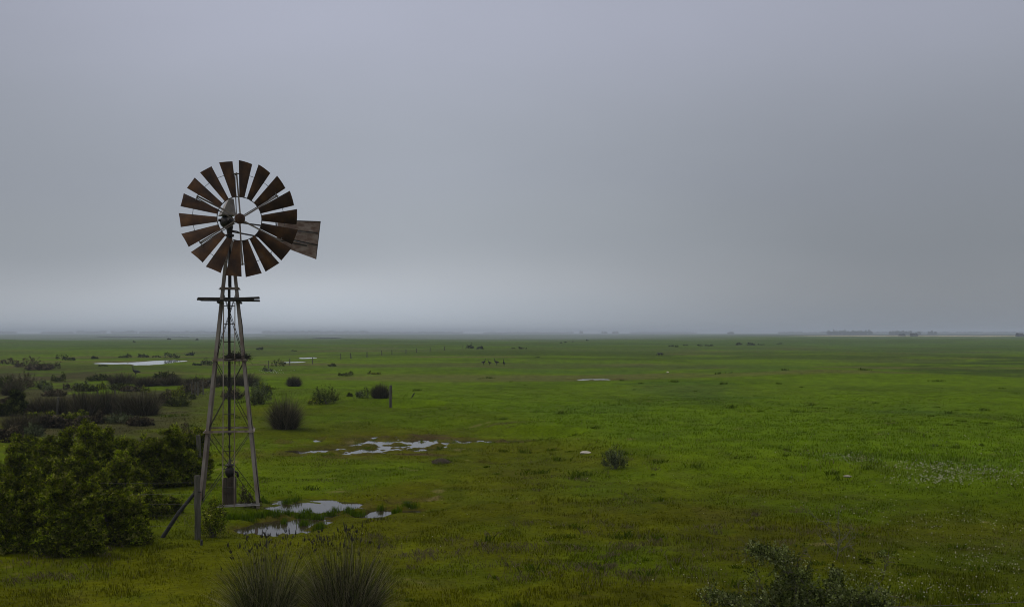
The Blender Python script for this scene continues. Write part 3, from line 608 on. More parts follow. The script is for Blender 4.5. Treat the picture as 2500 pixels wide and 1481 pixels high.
for a, b, t, g, pal, lab in [
    (-30, 62, 948, 1016, 'dark', 'dark scrub at the left edge beside the long rush bed'),
    (10, 108, 910, 950, 'brown', 'brownish scrub above the left end of the long rush bed'),
    (100, 190, 1010, 1046, 'brown', 'brown low scrub between the rush bed and the back row of the green thicket'),
    (180, 262, 1006, 1036, 'brown', 'second patch of brown low scrub, just below the middle of the rush bed'),
    (250, 330, 1004, 1034, 'grey', 'olive scrub below the bulging end of the rush bed'),
    (150, 215, 998, 1024, 'thorn', 'green scrub poking up along the foot of the rush bed'),
    (-10, 60, 1030, 1080, 'brown', 'brown scrub at the left edge under the pale rush clump'),
    (50, 112, 1030, 1066, 'grey', 'olive scrub right of the brown one under the pale rushes'),
    (60, 132, 1000, 1034, 'thorn', 'green scrub at the foot of the rush bed, near its left end'),
    (310, 372, 1012, 1040, 'brown', 'brown scrub on the open turf behind the middle of the green thicket'),
    (0, 70, 962, 1004, 'brown', 'brown scrub at the left edge, level with the long rush bed'),
    (176, 240, 938, 956, 'dark', 'dark scrub rising behind the left half of the rush bed'),
    (470, 540, 925, 948, 'brown', 'brown scrub of the rear belt touching the left tower leg'),
    (290, 352, 940, 956, 'brown', 'brown scrub behind the right half of the rush bed'),
    (398, 468, 968, 992, 'dark', 'low dark scrub on the green tongue right of the rush bed'),
    (430, 500, 932, 962, 'brown', 'brown scrub under the rear rush belt, left of the tower'),
    (262, 330, 934, 952, 'dark', 'low dark scrub between the rear rush belt and the long rush bed'),
    (100, 165, 950, 968, 'brown', 'brown scrub rising behind the left part of the rush bed'),
    (-20, 46, 916, 948, 'dark', 'dark scrub at the left edge, highest up the slope'),
    (536, 600, 944, 975, 'brown', 'brown scrub seen between the tower legs'),
    (60, 128, 890, 904, 'brown', 'thin brown scrub below the heath patch at left'),
    (88, 128, 925, 950, 'grey', 'grey green scrub between the brown scrub and the rounded bush'),
    (125, 162, 909, 932, 'dark', 'rounded dark bush standing alone on the green bank at left'),
    (100, 145, 938, 958, 'grey', 'low grey scrub behind the long rush bed'),
    (208, 280, 913, 930, 'dark', 'long low dark bush on the green bank'),
    (184, 215, 928, 945, 'grey', 'small grey bush left of the dark round one behind the rushes'),
    (222, 256, 927, 952, 'thorn', 'round dark green bush just behind the middle of the rush bed'),
    (152, 182, 934, 952, 'brown', 'small brown bush behind the left half of the rush bed'),
    (370, 434, 905, 926, 'dark', 'flat topped dark bush behind the rear rush belt'),
    (342, 362, 938, 958, 'thorn', 'little bright green bush above the right end of the rush bed'),
    (372, 420, 945, 990, 'brown', 'brown scrub between the rush bed and the leafy bush'),
    (398, 450, 940, 972, 'thorn', 'leafy green bush right of the long rush bed'),
    (440, 478, 952, 975, 'dark', 'low dark bush trailing right towards the tower'),
    (596, 668, 926, 986, 'grey', 'large greyish bush just right of the right tower leg'),
    (632, 664, 925, 958, 'thorn', 'green upper bush at the right of the greyish one by the tower leg'),
    (612, 645, 955, 988, 'dark', 'dark leafy bush below the greyish one by the tower leg'),
    (756, 838, 940, 987, 'dark', 'broad dark green bush between two rush tussocks, mid meadow'),
    (752, 790, 965, 988, 'thorn', 'low green bush at the left foot of the broad dark bush'),
    (848, 860, 955, 968, 'dark', 'tiny dark bush between the broad bush and the pale one'),
    (868, 898, 943, 972, 'grey', 'pale grey green bush left of the leaning rush tussock'),
    (138, 186, 863, 880, 'far', 'dark bush left of the far pond, wide and low'),
    (225, 240, 868, 876, 'far', 'tiny dark bush just left of the far pond'),
    (289, 320, 863, 873, 'far', 'small dark bush behind the left end of the far pond'),
    (337, 361, 863, 872, 'far', 'small dark bush behind the middle of the far pond'),
    (374, 393, 866, 872, 'far', 'very low dark bush behind the right part of the far pond'),
    (399, 443, 858, 874, 'far', 'widest dark bush behind the right end of the far pond'),
    (452, 476, 858, 868, 'far', 'grey low bush right of the widest one beyond the pond'),
    (240, 262, 888, 894, 'far', 'low dark tuft on the near shore of the far pond'),
    (472, 490, 884, 892, 'far', 'small dark bush left of the tower, level with the pond'),
    (488, 520, 873, 892, 'grey', 'greyish bush touching the left tower leg, far off'),
    (662, 699, 877, 895, 'dark', 'neat dark green bush beside the narrow far water strip'),
    (640, 664, 893, 907, 'grey', 'pale grey bush left of the neat dark green one'),
    (627, 641, 846, 854, 'far', 'small lone dark bush far off right of the tower'),
    (712, 726, 853, 857, 'far', 'tiny flat dark bush on the plain right of the tower'),
    (1139, 1156, 838, 851, 'far', 'larger of a pair of dark bushes in the middle of the plain'),
    (1165, 1178, 844, 852, 'far', 'smaller of a pair of dark bushes in the middle of the plain'),
    (1248, 1258, 846, 851, 'far', 'low bush right of the pair on the plain, the smaller'),
    (1264, 1284, 843, 852, 'far', 'low wide bush right of the pair on the plain'),
    (1303, 1318, 868, 873, 'far', 'flat dark bush on the plain to the right of the four birds'),
    (1367, 1373, 833, 837, 'far', 'leftmost small bush in the dotted row below the horizon'),
    (1377, 1384, 832, 836, 'far', 'second small bush in the dotted row below the horizon'),
    (1396, 1402, 831, 835, 'far', 'third small bush in the dotted row below the horizon'),
    (1431, 1437, 827, 831, 'far', 'rightmost small bush in the dotted row below the horizon'),
    (1632, 1646, 840, 846, 'far', 'left low bush of the scattered belt right of centre'),
    (1648, 1656, 841, 847, 'far', 'small round bush next to the left one of the scattered belt'),
    (1666, 1680, 839, 844, 'far', 'flat bush in the scattered belt, third from left'),
    (1702, 1716, 838, 845, 'far', 'flat bush in the scattered belt, fourth from left'),
    (1718, 1742, 837, 845, 'far', 'darkest and widest bush of the scattered belt'),
    (1796, 1812, 833, 842, 'far', 'rounded bush right of the darkest in the scattered belt'),
    (1826, 1842, 833, 842, 'far', 'bush in the scattered belt, third from its right end'),
    (1848, 1866, 837, 842, 'far', 'low bush in the scattered belt, second from its right end'),
    (1896, 1910, 835, 840, 'far', 'low bush at the right end of the scattered belt'),
    (324, 330, 831, 835, 'far', 'small dark dot of bush below the hazy wood, left'),
    (409, 417, 824, 829, 'far', 'small dark bush just under the pale lagoon'),
    (478, 484, 826, 830, 'far', 'tiny bush under the pale lagoon close to the tower'),
    (825, 862, 905, 918, 'dark', 'low ragged dark bush in grass above the leaning tussock'),
    (895, 930, 905, 914, 'thorn', 'low ragged green bush right of the dark one in the grass'),
    (800, 822, 886, 894, 'dark', 'low dark mound bush in grass below the far fence'),
    (1467, 1536, 1084, 1146, 'grey', 'lone bush standing on the open meadow right of the puddles'),
    (2095, 2128, 1340, 1375, 'thorn', 'small dark green bush behind the front right shrubs')]:
    near = g > 900
    if pal == 'far' and a > 1180: t = g-(g-t)*.62
    elif pal == 'far': t = g-(g-t)*.85
    shrub(a, b, t, g, lab, pal=pal, dens=(1.15 if (pal == 'grey' or (g < 1000 and g > 900)) else .75), airy=(pal == 'grey' or (g < 1000 and g > 900)), name='bush' if not near else 'shrub', cat='bush' if not near else 'shrub')
# the low brown heath patch at left
for i, (a, b, t, g, w) in enumerate([(0, 48, 874, 890, 'left'), (36, 84, 872, 896, 'middle left'), (70, 120, 876, 900, 'middle right'), (105, 150, 882, 900, 'right')]):
    shrub(a, b, t, g, f'low brown heath bush, {w} one of the patch left of the far pond', pal='brown', name='heath_bush', cat='bush', dens=.9)
    
tussock(634, 757, 958, 1048, 'large rounded rush tussock just right of the windmill tower', n=2300, base_f=.42, pal=((.070, .060, .032), (.15, .13, .08), (.036, .034, .018), (.10, .09, .05)))
tussock(694, 741, 914, 943, 'small round rush tussock further back right of the tower', n=1600, base_f=.5, pal=((.065, .058, .034), (.10, .09, .055), (.045, .042, .024)))
tussock(898, 960, 932, 985, 'rush tussock behind the lone grey fence post', n=2000, base_f=.5, pal=((.060, .053, .028), (.10, .09, .052), (.036, .036, .018)))
# foreground rushes
tussock(0, 0, 0, 0, 'front rush tussock with dark seed heads, the left one of two', n=1500, heads=52, loc=((650-1250)/F*16.6, 16.6), size=(.95, 1.30), w=.010, base_f=.40, lean=.9,
        pal=((.060, .066, .022), (.11, .11, .045), (.026, .030, .010), (.07, .09, .012), (.24, .22, .12), (.19, .19, .08), (.024, .026, .010)))
tussock(0, 0, 0, 0, 'front rush tussock with dark seed heads, the right and fuller of two', n=2300, heads=52, loc=((842-1250)/F*16.5, 16.5), size=(.92, 1.30), w=.010, base_f=.46, lean=.8,
        pal=((.055, .055, .022), (.11, .10, .045), (.024, .026, .010), (.07, .09, .012), (.23, .20, .12), (.17, .16, .08), (.022, .022, .010)))

# ------------------------------------------------------------ windmill
WX, WY = (561-1250)/F*28.2, 28.2
def hw(z): return .768-.0996*z
def windmill():
    g0 = 0.0
    root = empty('windmill', (WX, WY, 0)); tag(root, 'tall rusty farm windmill with a slatted wheel and tail vane on a lattice tower', 'windmill')
    a = math.radians(12.0); ex = Vector((math.cos(a), math.sin(a), 0)); ey = Vector((-math.sin(a), math.cos(a), 0))
    def P(x, y, z): return ex*x+ey*y+Vector((0, 0, z))
    ZT = 6.86
    for sx, sy in ((-1, -1), (1, -1), (-1, 1), (1, 1)):
        mb = MB(); mb.angle(P(sx*hw(-.05), sy*hw(-.05), -.05), P(sx*hw(ZT), sy*hw(ZT), ZT), -ex*sx, -ey*sy, .078 , .009); mb.build('leg', M['rusty_leg'], root)
    levels = [5.61, 3.79, 1.99]
    for z in levels:
        h = hw(z)+.004
        for p, q, n_ in (((-h, -h), (h, -h), -ey), ((-h, h), (h, h), ey), ((-h, -h), (-h, h), -ex), ((h, -h), (h, h), ex)):
            mb = MB(); A, B = P(*p, z), P(*q, z); d = (B-A).normalized()
            off = n_*.004
            mb.angle(A-d*.03+off, B+d*.03+off, Vector((0, 0, 1)), n_, .05, .006)
            for e in (A, B):
                mb.tube([e+off+Vector((0, 0, .025))+n_*.004, e+off+Vector((0, 0, .025))+n_*.02], .014, 6)
            mb.build('girt', M['steel'], root)
    # bottom rail across the front only: its left end is loose and short
    mb = MB(); h = hw(.17); mb.angle(P(-.34, -h-.03, .15), P(h+.02, -h-.03, .17), Vector((0, 0, 1)), -ey, .055, .007); mb.build('bottom_rail', M['hood'], root)
    # crossed tie rods, each face and bay
    zs = [5.61, 3.79, 1.99, .12]
    for i in range(3):
        zt, zb = zs[i], zs[i+1]; ht, hb = hw(zt)-.02, hw(zb)-.02
        for f in range(4):
            for s in (-1, 1):
                if f == 0: p, q = P(-s*ht, -ht, zt), P(s*hb, -hb, zb)
                elif f == 1: p, q = P(-s*ht, ht, zt), P(s*hb, hb, zb)
                elif f == 2: p, q = P(-ht, -s*ht, zt), P(-hb, s*hb, zb)
                else: p, q = P(ht, -s*ht, zt), P(hb, s*hb, zb)
                mb = MB(); mid = (p+q)/2+Vector((rng.normal(0, .012), rng.normal(0, .012), 0)); mb.tube([p, mid, q], .0085, 5); mb.build('tie_rod', M['rod'], root)
    # ladder on the front face
    def lad(x, z): return P(x, -(hw(z)+.045), z)
    top, bot = 5.28, .12
    mb = MB(); mb.beam(lad(-.14, bot), lad(-.14, top), .024, .03, up=ey); lad_o = mb.build('ladder', M['steel'], root)
    mb = MB(); mb.beam(lad(-.14, bot), lad(-.14, top), .03, .024, up=ey)
    mb = MB(); mb.beam(lad(.14, bot), lad(.14, top), .024, .03, up=ey); mb.build('rail', M['steel'], lad_o)
    z = top-.10
    while z > .3:
        mb = MB(); mb.tube([lad(-.14, z), lad(.14, z)], .011, 6); mb.build('rung', M['rod'], lad_o); z -= .455
    # working platform: two ragged planks each side of the tower on short bearers
    mb = MB()
    pl = MB(); pl.beam(P(-.70, -.36, 5.325), P(.76, -.37, 5.315), .20, .045); plat = pl.build('platform', M['plank'], root, bevel=.008)
    for (x0, x1, y_, z_, w, t, dz) in ((-.64, .60, .34, 5.37, .18, .045, .0), (-.83, .30, -.14+.58, 5.40, .07, .04, .0), (.10, .75, -.55, 5.36, .09, .05, .03), (-.78, -.30, -.50, 5.335, .10, .04, -.01), (.42, .74, .48, 5.40, .08, .05, .01)):
        pl = MB(); pl.beam(P(x0, y_, z_), P(x1, y_+.02, z_+dz), w, t); pl.build('plank', M['plank'], plat, bevel=.006)
    for x in (-hw(5.3)-.03, hw(5.3)+.03):
        pl = MB(); pl.beam(P(x, -.56, 5.275), P(x, .54, 5.275), .05, .045); pl.build('bearer', M['plank'], plat)
    # drop pipe and pump rod down the centre
    mb = MB(); mb.tube([(0, 0, 6.95), (0, 0, 5.72), (.01, 0, 5.64), (-.012, 0, 5.60)], [.045, .045, .04, .02], 8); mb.build('mast_pipe', M['darkiron'], root, smooth=True)
    mb = MB(); mb.tube([(-.015, 0, 5.62), (-.012, 0, 1.95)], .036, 8); mb.tube([(-.012, 0, 1.95), (0, 0, 1.25)], .017, 6)
    mb.tube([(-.012, 0, 1.98), (-.008, 0, 1.88)], .05, 8); mb.tube([(-.008, 0, 1.62), (-.008, 0, 1.55)], .03, 6); mb.build('pump_rod', M['darkiron'], root)
    # head: turntable, gear housing, hood
    mb = MB(); lathe(mb, (0, 0, 0), [(.10, 6.80), (.10, 6.86), (.055, 6.88), (.055, 6.95), (.11, 6.97), (.11, 7.02), (.06, 7.04), (.075, 7.16), (.09, 7.24)], n=14); mb.build('turntable', M['darkiron'], root)
    b = math.radians(27); fx = Vector((math.cos(b), math.sin(b), 0)); fy = Vector((-math.sin(b), math.cos(b), 0))   # wheel frame: -fy faces out
    cen = Vector((-.07, 0, 0))
    def Wp(x, y, z): return cen+fx*x+fy*y+Vector((0, 0, z))
    mb = MB()
    prof = [(.03, -.30), (.085, -.28), (.11, -.18), (.165, -.10), (.175, .02), (.16, .12), (.10, .19), (.03, .22)]
    n = 14; base = len(mb.v)
    for r_, h_ in prof:
        for k in range(n):
            t = 2*PI*k/n; mb.v.append(tuple(Wp(r_*math.cos(t), h_, 7.35+r_*1.0*math.sin(t))))
    for i in range(len(prof)-1):
        for k in range(n): mb.f.append((base+i*n+k, base+i*n+(k+1) % n, base+(i+1)*n+(k+1) % n, base+(i+1)*n+k))
    mb.f.append(tuple(range(base, base+n))); mb.f.append(tuple(base+(len(prof)-1)*n+k for k in range(n))[::-1])
    mb.tube([Wp(-.14, 0, 7.38), Wp(-.22, 0, 7.38)], .035, 8); mb.tube([Wp(.02, 0, 7.25), Wp(.06, 0, 7.05)], .06, 8)
    mb.tube([Wp(.10, -.1, 7.12), Wp(.22, -.16, 7.10), Wp(.30, -.16, 7.06)], .012, 5); mb.tube([Wp(.10, 0, 7.08), Wp(.10, -.1, 6.9), Wp(-.05, -.1, 6.88)], .014, 5)
    mb.build('gear_housing', M['darkiron'], root, smooth=True)
    mb = MB(); q = lambda x, y, z: Wp(x, y, z)
    vs = [q(-.19, -.20, 7.50), q(.18, -.22, 7.50), q(.18, .22, 7.50), q(-.19, .20, 7.50), q(.03, -.10, 7.95), q(.15, -.10, 7.93), q(.15, .12, 7.93), q(.03, .12, 7.95)]
    mb.add(vs, [(0, 1, 5, 4), (1, 2, 6, 5), (2, 3, 7, 6), (3, 0, 4, 7), (4, 5, 6, 7), (3, 2, 1, 0)]); mb.build('gear_hood', M['hood'], root, bevel=.006)
    # wheel: a part whose own mesh is the hub, blades, arms and rings under it
    wc = at(585, 534, 27.62)-Vector((WX, WY, 0))
    hubm = MB(); lathe(hubm, (0, 0, 0), [(.045, -.10), (.075, -.09), (.125, -.07), (.135, -.01), (.125, .06), (.06, .08), (.045, .30)], axis='Y', n=18)
    hub = hubm.build('wheel', M['rust'], root, loc=wc); hub.rotation_euler = (math.radians(-2.5), 0, math.radians(24))
    R0, R1 = .545, 1.455
    nr, nc = 7, 6; bet = math.radians(28); V = []; Fc = []
    for side in (0, 1):
        for i in range(nr):
            for j in range(nc):
                u = i/(nr-1); s = j/(nc-1)-.5; r_ = R0+(R1-R0)*u; w = .155+(.425-.155)*u
                x = s*w*math.cos(bet); y = s*w*math.sin(bet)+.055*(u*.6+.4)*(4*s*s-1)*.7+side*.004; V.append((x, y, r_))
    def idx(s, i, j): return s*nr*nc+i*nc+j
    for i in range(nr-1):
        for j in range(nc-1):
            Fc.append((idx(0, i, j), idx(0, i, j+1), idx(0, i+1, j+1), idx(0, i+1, j))); Fc.append((idx(1, i, j), idx(1, i+1, j), idx(1, i+1, j+1), idx(1, i, j+1)))
    for i in range(nr-1):
        for j in (0, nc-1): Fc.append((idx(0, i, j), idx(0, i+1, j), idx(1, i+1, j), idx(1, i, j)))
    for j in range(nc-1):
        for i in (0, nr-1): Fc.append((idx(0, i, j), idx(1, i, j), idx(1, i, j+1), idx(0, i, j+1)))
    mb = MB(); mb.add(V, Fc); b0 = mb.build('blade', M['rust'], hub); 
    for k in range(18):
        o = b0 if k == 0 else b0.copy()
        if k: COL.objects.link(o); o.parent = hub
        o.rotation_euler = (math.radians(rng.normal(0, .6)), math.radians(6.3+20*k+rng.normal(0, .5)), 0)
        o.location = (0, .01, 0)
    for k in range(6):
        t = math.radians(-3.7+60*k); d = Vector((math.sin(t), 0, math.cos(t))); tt = Vector((math.cos(t), 0, -math.sin(t)))
        mb = MB()
        mb.beam(d*.10+Vector((0, -.05, 0))+tt*.012, d*1.17+tt*.012+Vector((0, .03, 0)), .034, .030, up=(0, 1, 0)); mb.beam(d*.10+Vector((0, .24, 0))-tt*.03, d*1.15-tt*.02+Vector((0, .09, 0)), .022, .022, up=(0, 1, 0))
        mb.tube([d*1.13+Vector((0, -.01, 0)), d*1.13+Vector((0, .12, 0))], .014, 5); mb.tube([d*1.15-tt*.09+Vector((0, .04, 0)), d*1.15+tt*.09+Vector((0, .04, 0))], .010, 5)
        mb.build('arm', M['arm'], hub)
    def ring(rad, y, th):
        mb = MB(); n = 72; b_ = 0
        for k in range(n):
            t = 2*PI*k/n; t2 = 2*PI*(k+1)/n
            pass
        pts = [(rad*math.sin(2*PI*k/n), y, rad*math.cos(2*PI*k/n)) for k in range(n+1)]
        mb.tube(pts, th, 5, cap=False); mb.build('ring', M['rod'], hub)
    ring(.555, .0, .012); ring(1.14, .06, .0065)
    # broken wire hanging at the lower right of the wheel
    mb = MB(); t = math.radians(136); q0 = Vector((math.sin(t)*1.14, .05, math.cos(t)*1.14)); mb.tube([q0, q0+Vector((.03, 0, -.08)), q0+Vector((.03, 0, -.17)), q0+Vector((0, 0, -.24))], .005, 4)
    mb.tube([q0, q0+Vector((-.08, 0, -.08))], .005, 4); mb.build('loose_wire', M['rod'], hub)
    # tail: rods with a ribbed sheet vane
    D = Vector((.777, .629, 0)).normalized(); N_ = Vector((-D.y, D.x, 0))
    t0 = Vector((0, .0, 0))
    def T(s, z, o=0): return D*s+N_*o+Vector((0, 0, z))
    mb = MB(); mb.beam(T(.05, 7.36), T(1.55, 7.26), .03, .035); mb.beam(T(.05, 7.10), T(2.2, 6.84, -.02), .03, .035); mb.beam(T(1.30, 7.42), T(1.36, 6.86), .03, .02)
    tail = mb.build('tail', M['rod'], root)
    zt0, zt1, zb0, zb1 = 7.47, 7.52, 6.82, 6.49
    cuts = [0, .335, .665, 1]
    mb = MB(); nn = 10
    for c in range(3):
        vs = []; fs = []
        for side in (-1, 1):
            for i in range(nn+1):
                u = i/nn; s1 = 1.33+1.28*u
                for v in (cuts[c], cuts[c+1]):
                    zt = zt0+(zt1-zt0)*u; zb = zb0+(zb1-zb0)*u; sx = s1-(.14*v*u)
                    off = side*.003+.012*(v-cuts[c])/(.33)*-1-.012*c*0+.004*math.sin(9*u+c)
                    vs.append(T(sx, zt+(zb-zt)*v, off-.02))
        m_ = (nn+1)*2
        for i in range(nn):
            fs.append((2*i, 2*i+1, 2*i+3, 2*i+2)); fs.append((m_+2*i, m_+2*i+2, m_+2*i+3, m_+2*i+1))
            fs.append((2*i, 2*i+2, m_+2*i+2, m_+2*i)); fs.append((2*i+1, m_+2*i+1, m_+2*i+3, 2*i+3))
        fs.append((0, m_, m_+1, 1)); fs.append((2*nn, 2*nn+1, m_+2*nn+1, m_+2*nn)); mb.add(vs, fs)
    vane = mb.build('vane', M['vane'], tail)
    for c in (1, 2):
        mb = MB(); v = cuts[c]; mb.beam(T(1.34, zt0+(zb0-zt0)*v, -.045), T(2.52, zt1+(zb1-zt1)*v*.97+.02, -.045), .02, .022); mb.build('rib', M['rod'], vane)
    mb = MB(); mb.tube([T(1.33, zt0, -.03), T(2.61, zt1, -.03), T(2.47, zb1, -.03)], .012, 5); mb.build('edge_bead', M['rod'], vane)
windmill()

def well():
    root = empty('well_pump', (WX, WY, .0)); tag(root, 'rusty pump head on a square well casing in the middle of the tower foot', 'pump')
    mb = MB(); lathe(mb, (0, 0, 0), [(.03, 1.26), (.035, 1.14), (.12, 1.12), (.13, 1.09), (.06, 1.07), (.11, 1.02), (.125, .92), (.10, .84), (.05, .78)], n=14)
    mb.tube([(.10, 0, .95), (.20, -.02, .92), (.22, -.02, .80)], .03, 6); mb.build('pump_head', M['darkiron'], root, smooth=True)
    mb = MB()
    for i in range(6):
        x = -.10+.04*i; mb.beam((x, -.14, -.1), (x+rng.normal(0, .003), -.14, .80+rng.normal(0, .03)), .037, .03, up=(0, 1, 0)); mb.beam((x, .14, -.1), (x, .14, .80+rng.normal(0, .03)), .037, .03, up=(0, 1, 0))
    for s in (-1, 1): mb.beam((s*.125, 0, -.1), (s*.125, 0, .76), .03, .26, up=(0, 1, 0))
    mb.build('casing', M['casing'], root)
well()

def nest():
    x, y = WX+.22, WY-.12; z0 = 3.85; mb = MB()
    for i in range(420):
        a = rng.uniform(0, 2*PI); r = .27*math.sqrt(rng.uniform(0, 1)); h = rng.uniform(0, 1)*(.12-.07*(r/.3)**2); c = Vector((math.cos(a)*r*1.05, math.sin(a)*r*.9, h))
        d = Vector((-math.sin(a)+rng.normal(0, .6), math.cos(a)+rng.normal(0, .6), rng.normal(0, .28))).normalized()*rng.uniform(.06, .24)
        mb.tube([c-d, c+Vector(rng.normal(0, .012, 3)), c+d], [.004, .005, .002], 4)
    for i in range(26):
        a = rng.uniform(0, 2*PI); c = Vector((math.cos(a)*.22, math.sin(a)*.2, .02)); mb.tube([c, c+Vector((rng.normal(0, .05), rng.normal(0, .03), -rng.uniform(.08, .22)))], .004, 4)
    o = mb.build('bird_nest', M['nest'], loc=(x, y, z0-.01)); tag(o, 'dark untidy stick nest resting on the middle girts inside the tower', 'nest')
nest()

# ------------------------------------------------------------ fences and posts
def rough_post(mb, p, h, r, lean=(0, 0), n=9):
    p = Vector(p); K = 7
    pts = [p+Vector((lean[0]*k/K+rng.normal(0, .003), lean[1]*k/K+rng.normal(0, .003), h*k/K-.15*(k == 0))) for k in range(K+1)]
    mb.tube(pts, [r*(1.05-.12*k/K+rng.normal(0, .03)) for k in range(K+1)], n)
def near_fence():
    x, y, z = gnd(483, 1316); root = empty('strained_fence', (x, y, z)); tag(root, 'five strand wire fence ending at a weathered round corner post left of the tower', 'fence')
    mb = MB(); rough_post(mb, (0, 0, 0), 1.36, .064, (-.02, 0)); mb.build('post', M['post'], root, smooth=False)
    mb = MB(); mb.tube([(-.06, .02, 1.00), (-.42, .03, .56), (-.82, .04, -.05)], [.035, .042, .045], 8); mb.tube([(-.10, 0, 1.03), (.09, -.06, 1.02)], .012, 5); mb.build('brace_pole', M['darkpost'], root)
    mb = MB(); rough_post(mb, (-5.2, .35, hz(x-5.2, y+.35)-z), 1.3, .06); mb.build('post', M['post'], root)
    for i, h in enumerate((1.22, .98, .76, .52, .30)):
        mb = MB(); mb.tube([(-.05+(-5.2)*t, .35*t-.06, h-.03*math.sin(PI*t)) for t in np.linspace(0, 1, 9)], .0018, 4); mb.build('wire', M['wire'], root)
    mb = MB(); mb.tube([(-.38, -.02, .60), (-.2, -.03, .34), (-.02, -.07, .12)], .003, 4); mb.build('wire', M['wire'], root)
near_fence()
def single(px, ytop, ybase, wpx, label, mat='post', lean=0, name='fence_post', cat='post'):
    x, y, z = gnd(px, ybase); h = (HC-(ytop-HY)/F*y)-z; mb = MB(); rough_post(mb, (0, 0, 0), h, wpx/2/F*y, (lean/F*y, 0)); o = mb.build(name, M[mat], loc=(x, y, z)); tag(o, label, cat); return o
single(488, 1062, 1172, 11, 'old grey post standing behind the left tower leg', lean=-4)
single(492, 1317, 1330, 6, 'short dark stake poking from the grass below the corner post', 'darkpost', name='stake', cat='stake')
single(953, 940, 1001, 7, 'lone upright grey post in front of the rush tussock, mid meadow', lean=1)
single(1004, 959, 971, 3, 'broken leaning dark stick right of the lone grey post', 'darkpost', lean=8, name='stake', cat='stake')

def far_fence():
    pts = [(139, 988, 1011, 6), (181, 981, 999, 3), (237, 973, 991, 3), (282, 969, 988, 3), (468, 946, 964, 2), (476, 946, 964, 2), (483, 945, 965, 4.5), (496, 946, 963, 2),
           (600, 903, 917, 2.5), (655, 886, 899, 2), (707, 878, 891, 2.5), (763, 873, 888, 2.5), (832, 866, 877, 2), (857, 864, 875, 3), (896, 863, 872, 2.5), (932, 858, 867, 2), (957, 857, 865, 2), (991, 855, 863, 2), (1017, 854, 861, 2), (1050, 852, 858, 1.8), (1085, 849, 855, 1.8), (1130, 845, 851, 1.6)]
    x0, y0, z0 = gnd(139, 1011); root = empty('old_wire_fence', (x0, y0, z0)); tag(root, 'old wire fence of thin posts running from the rush bed away across the plain', 'fence')
    tops = []
    for px, yt, yb, w in pts:
        x, y, z = gnd(px, yb); h = min(max((HC-(yt-HY)/F*y)-z, .9), 1.5); mb = MB(); rough_post(mb, (0, 0, 0), h, max(w/2/F*y, .045), (rng.normal(0, .04), 0), 6)
        mb.build('post', M['post'], root, loc=(x-x0, y-y0, z-z0)); tops.append(Vector((x-x0, y-y0, z-z0+h)))
    for dz in (.12, .5, .85):
        mb = MB(); mb.tube([t-Vector((0, 0, dz)) for t in tops], .004, 4); mb.build('wire', M['wire'], root)
far_fence()

def front_fence():
    p = at(1962, 1450, 13.3); z0 = hz(p.x, p.y); root = empty('barbed_wire_fence', (p.x, p.y, z0)); tag(root, 'barbed wire fence with a wooden post hidden in the front right shrub', 'fence')
    h = p.z-z0; mb = MB(); rough_post(mb, (0, 0, 0), h, .065); mb.build('post', M['post'], root)
    q = at(2720, 1452, 13.2)-Vector((p.x, p.y, z0)); mb = MB(); rough_post(mb, (q.x+.02, q.y, 0), h+.06, .06); mb.build('post', M['post'], root)
    for dz in (.12, .42, .75):
        mb = MB(); e0 = at(1962, 1479, 13.22); e1 = at(2720, 1452, 13.13); P = [e0-Vector((p.x, p.y, z0+dz-.12)), e1-Vector((p.x, p.y, z0+dz-.12))]
        n = 60; lp = [P[0].lerp(P[1], t)+Vector((0, 0, -.05*math.sin(PI*t))) for t in np.linspace(0, 1, n)]
        mb.tube(lp, .0032, 4)
        for k in range(2, n, 2):
            c = lp[k]
            for _ in range(2):
                d = Vector(rng.normal(0, 1, 3)).normalized()*.014; mb.tube([c-d, c+d], .0018, 3)
        mb.build('wire', M['wire'], root)
front_fence()

# ------------------------------------------------------------ front right shrubs, grown along their branches
def branch_shrub(base, Y, branches, blobs, label, name='thorny_shrub', pal=((.080, .100, .024), (.13, .155, .045), (.040, .052, .012), (.17, .19, .08))):
    b = at(base[0], base[1], Y); b.z = hz(b.x, b.y); root = empty(name, b); mb = MB(); C0 = []; D0 = []
    for br in branches:
        pts, r0, leafy = br; P = [at(px, py, Y+dy)-b for px, py, dy in pts]
        fine = []
        for i in range(len(P)-1):
            for t in np.linspace(0, 1, 6)[:-1]: fine.append(P[i].lerp(P[i+1], t)+Vector(rng.normal(0, .006, 3)))
        fine.append(P[-1]); n = len(fine); mb.tube(fine, [r0*(1-.8*i/n) for i in range(n)], 5)
        for i in range(1, n):      # thorny side twigs
            for _ in range(2):
                d = (fine[i]-fine[i-1]).normalized(); s = Vector(rng.normal(0, 1, 3)).cross(d).normalized(); e = fine[i]+(s+d*.6)*rng.uniform(.02, .09); mb.tube([fine[i], e], [.003, .0015], 3)
                if rng.uniform() < leafy: C0.append(e); D0.append((s+d))
    for px, py, sx, sy, c, dy in blobs:
        for _ in range(int(c*.62)):
            p = at(px+rng.normal(0, .42)*sx, py+rng.normal(0, .42)*sy, Y+dy+rng.normal(0, .12))-b
            if p.z < .02: p.z = abs(p.z)+.05
            C0.append(p); D0.append(Vector(rng.normal(0, .7, 3))+Vector((0, 0, .7)))
            if rng.uniform() < .10: q = p+Vector(rng.normal(0, .12, 3)); mb.tube([p, q], [.004, .002], 3)
    C0 = np.array([tuple(c) for c in C0]); D0 = np.array([tuple(d) for d in D0]); D0 /= np.linalg.norm(D0, axis=1, keepdims=True)
    P, Q, Cc = shoots(C0, D0, rng.uniform(.04, .13, len(C0)), 9, .032, .010, .022, pal)
    npmesh('foliage', P, Q, M['leaf'], Cc, root); mb.build('branches', M['bark'], root); tag(root, label, 'shrub')
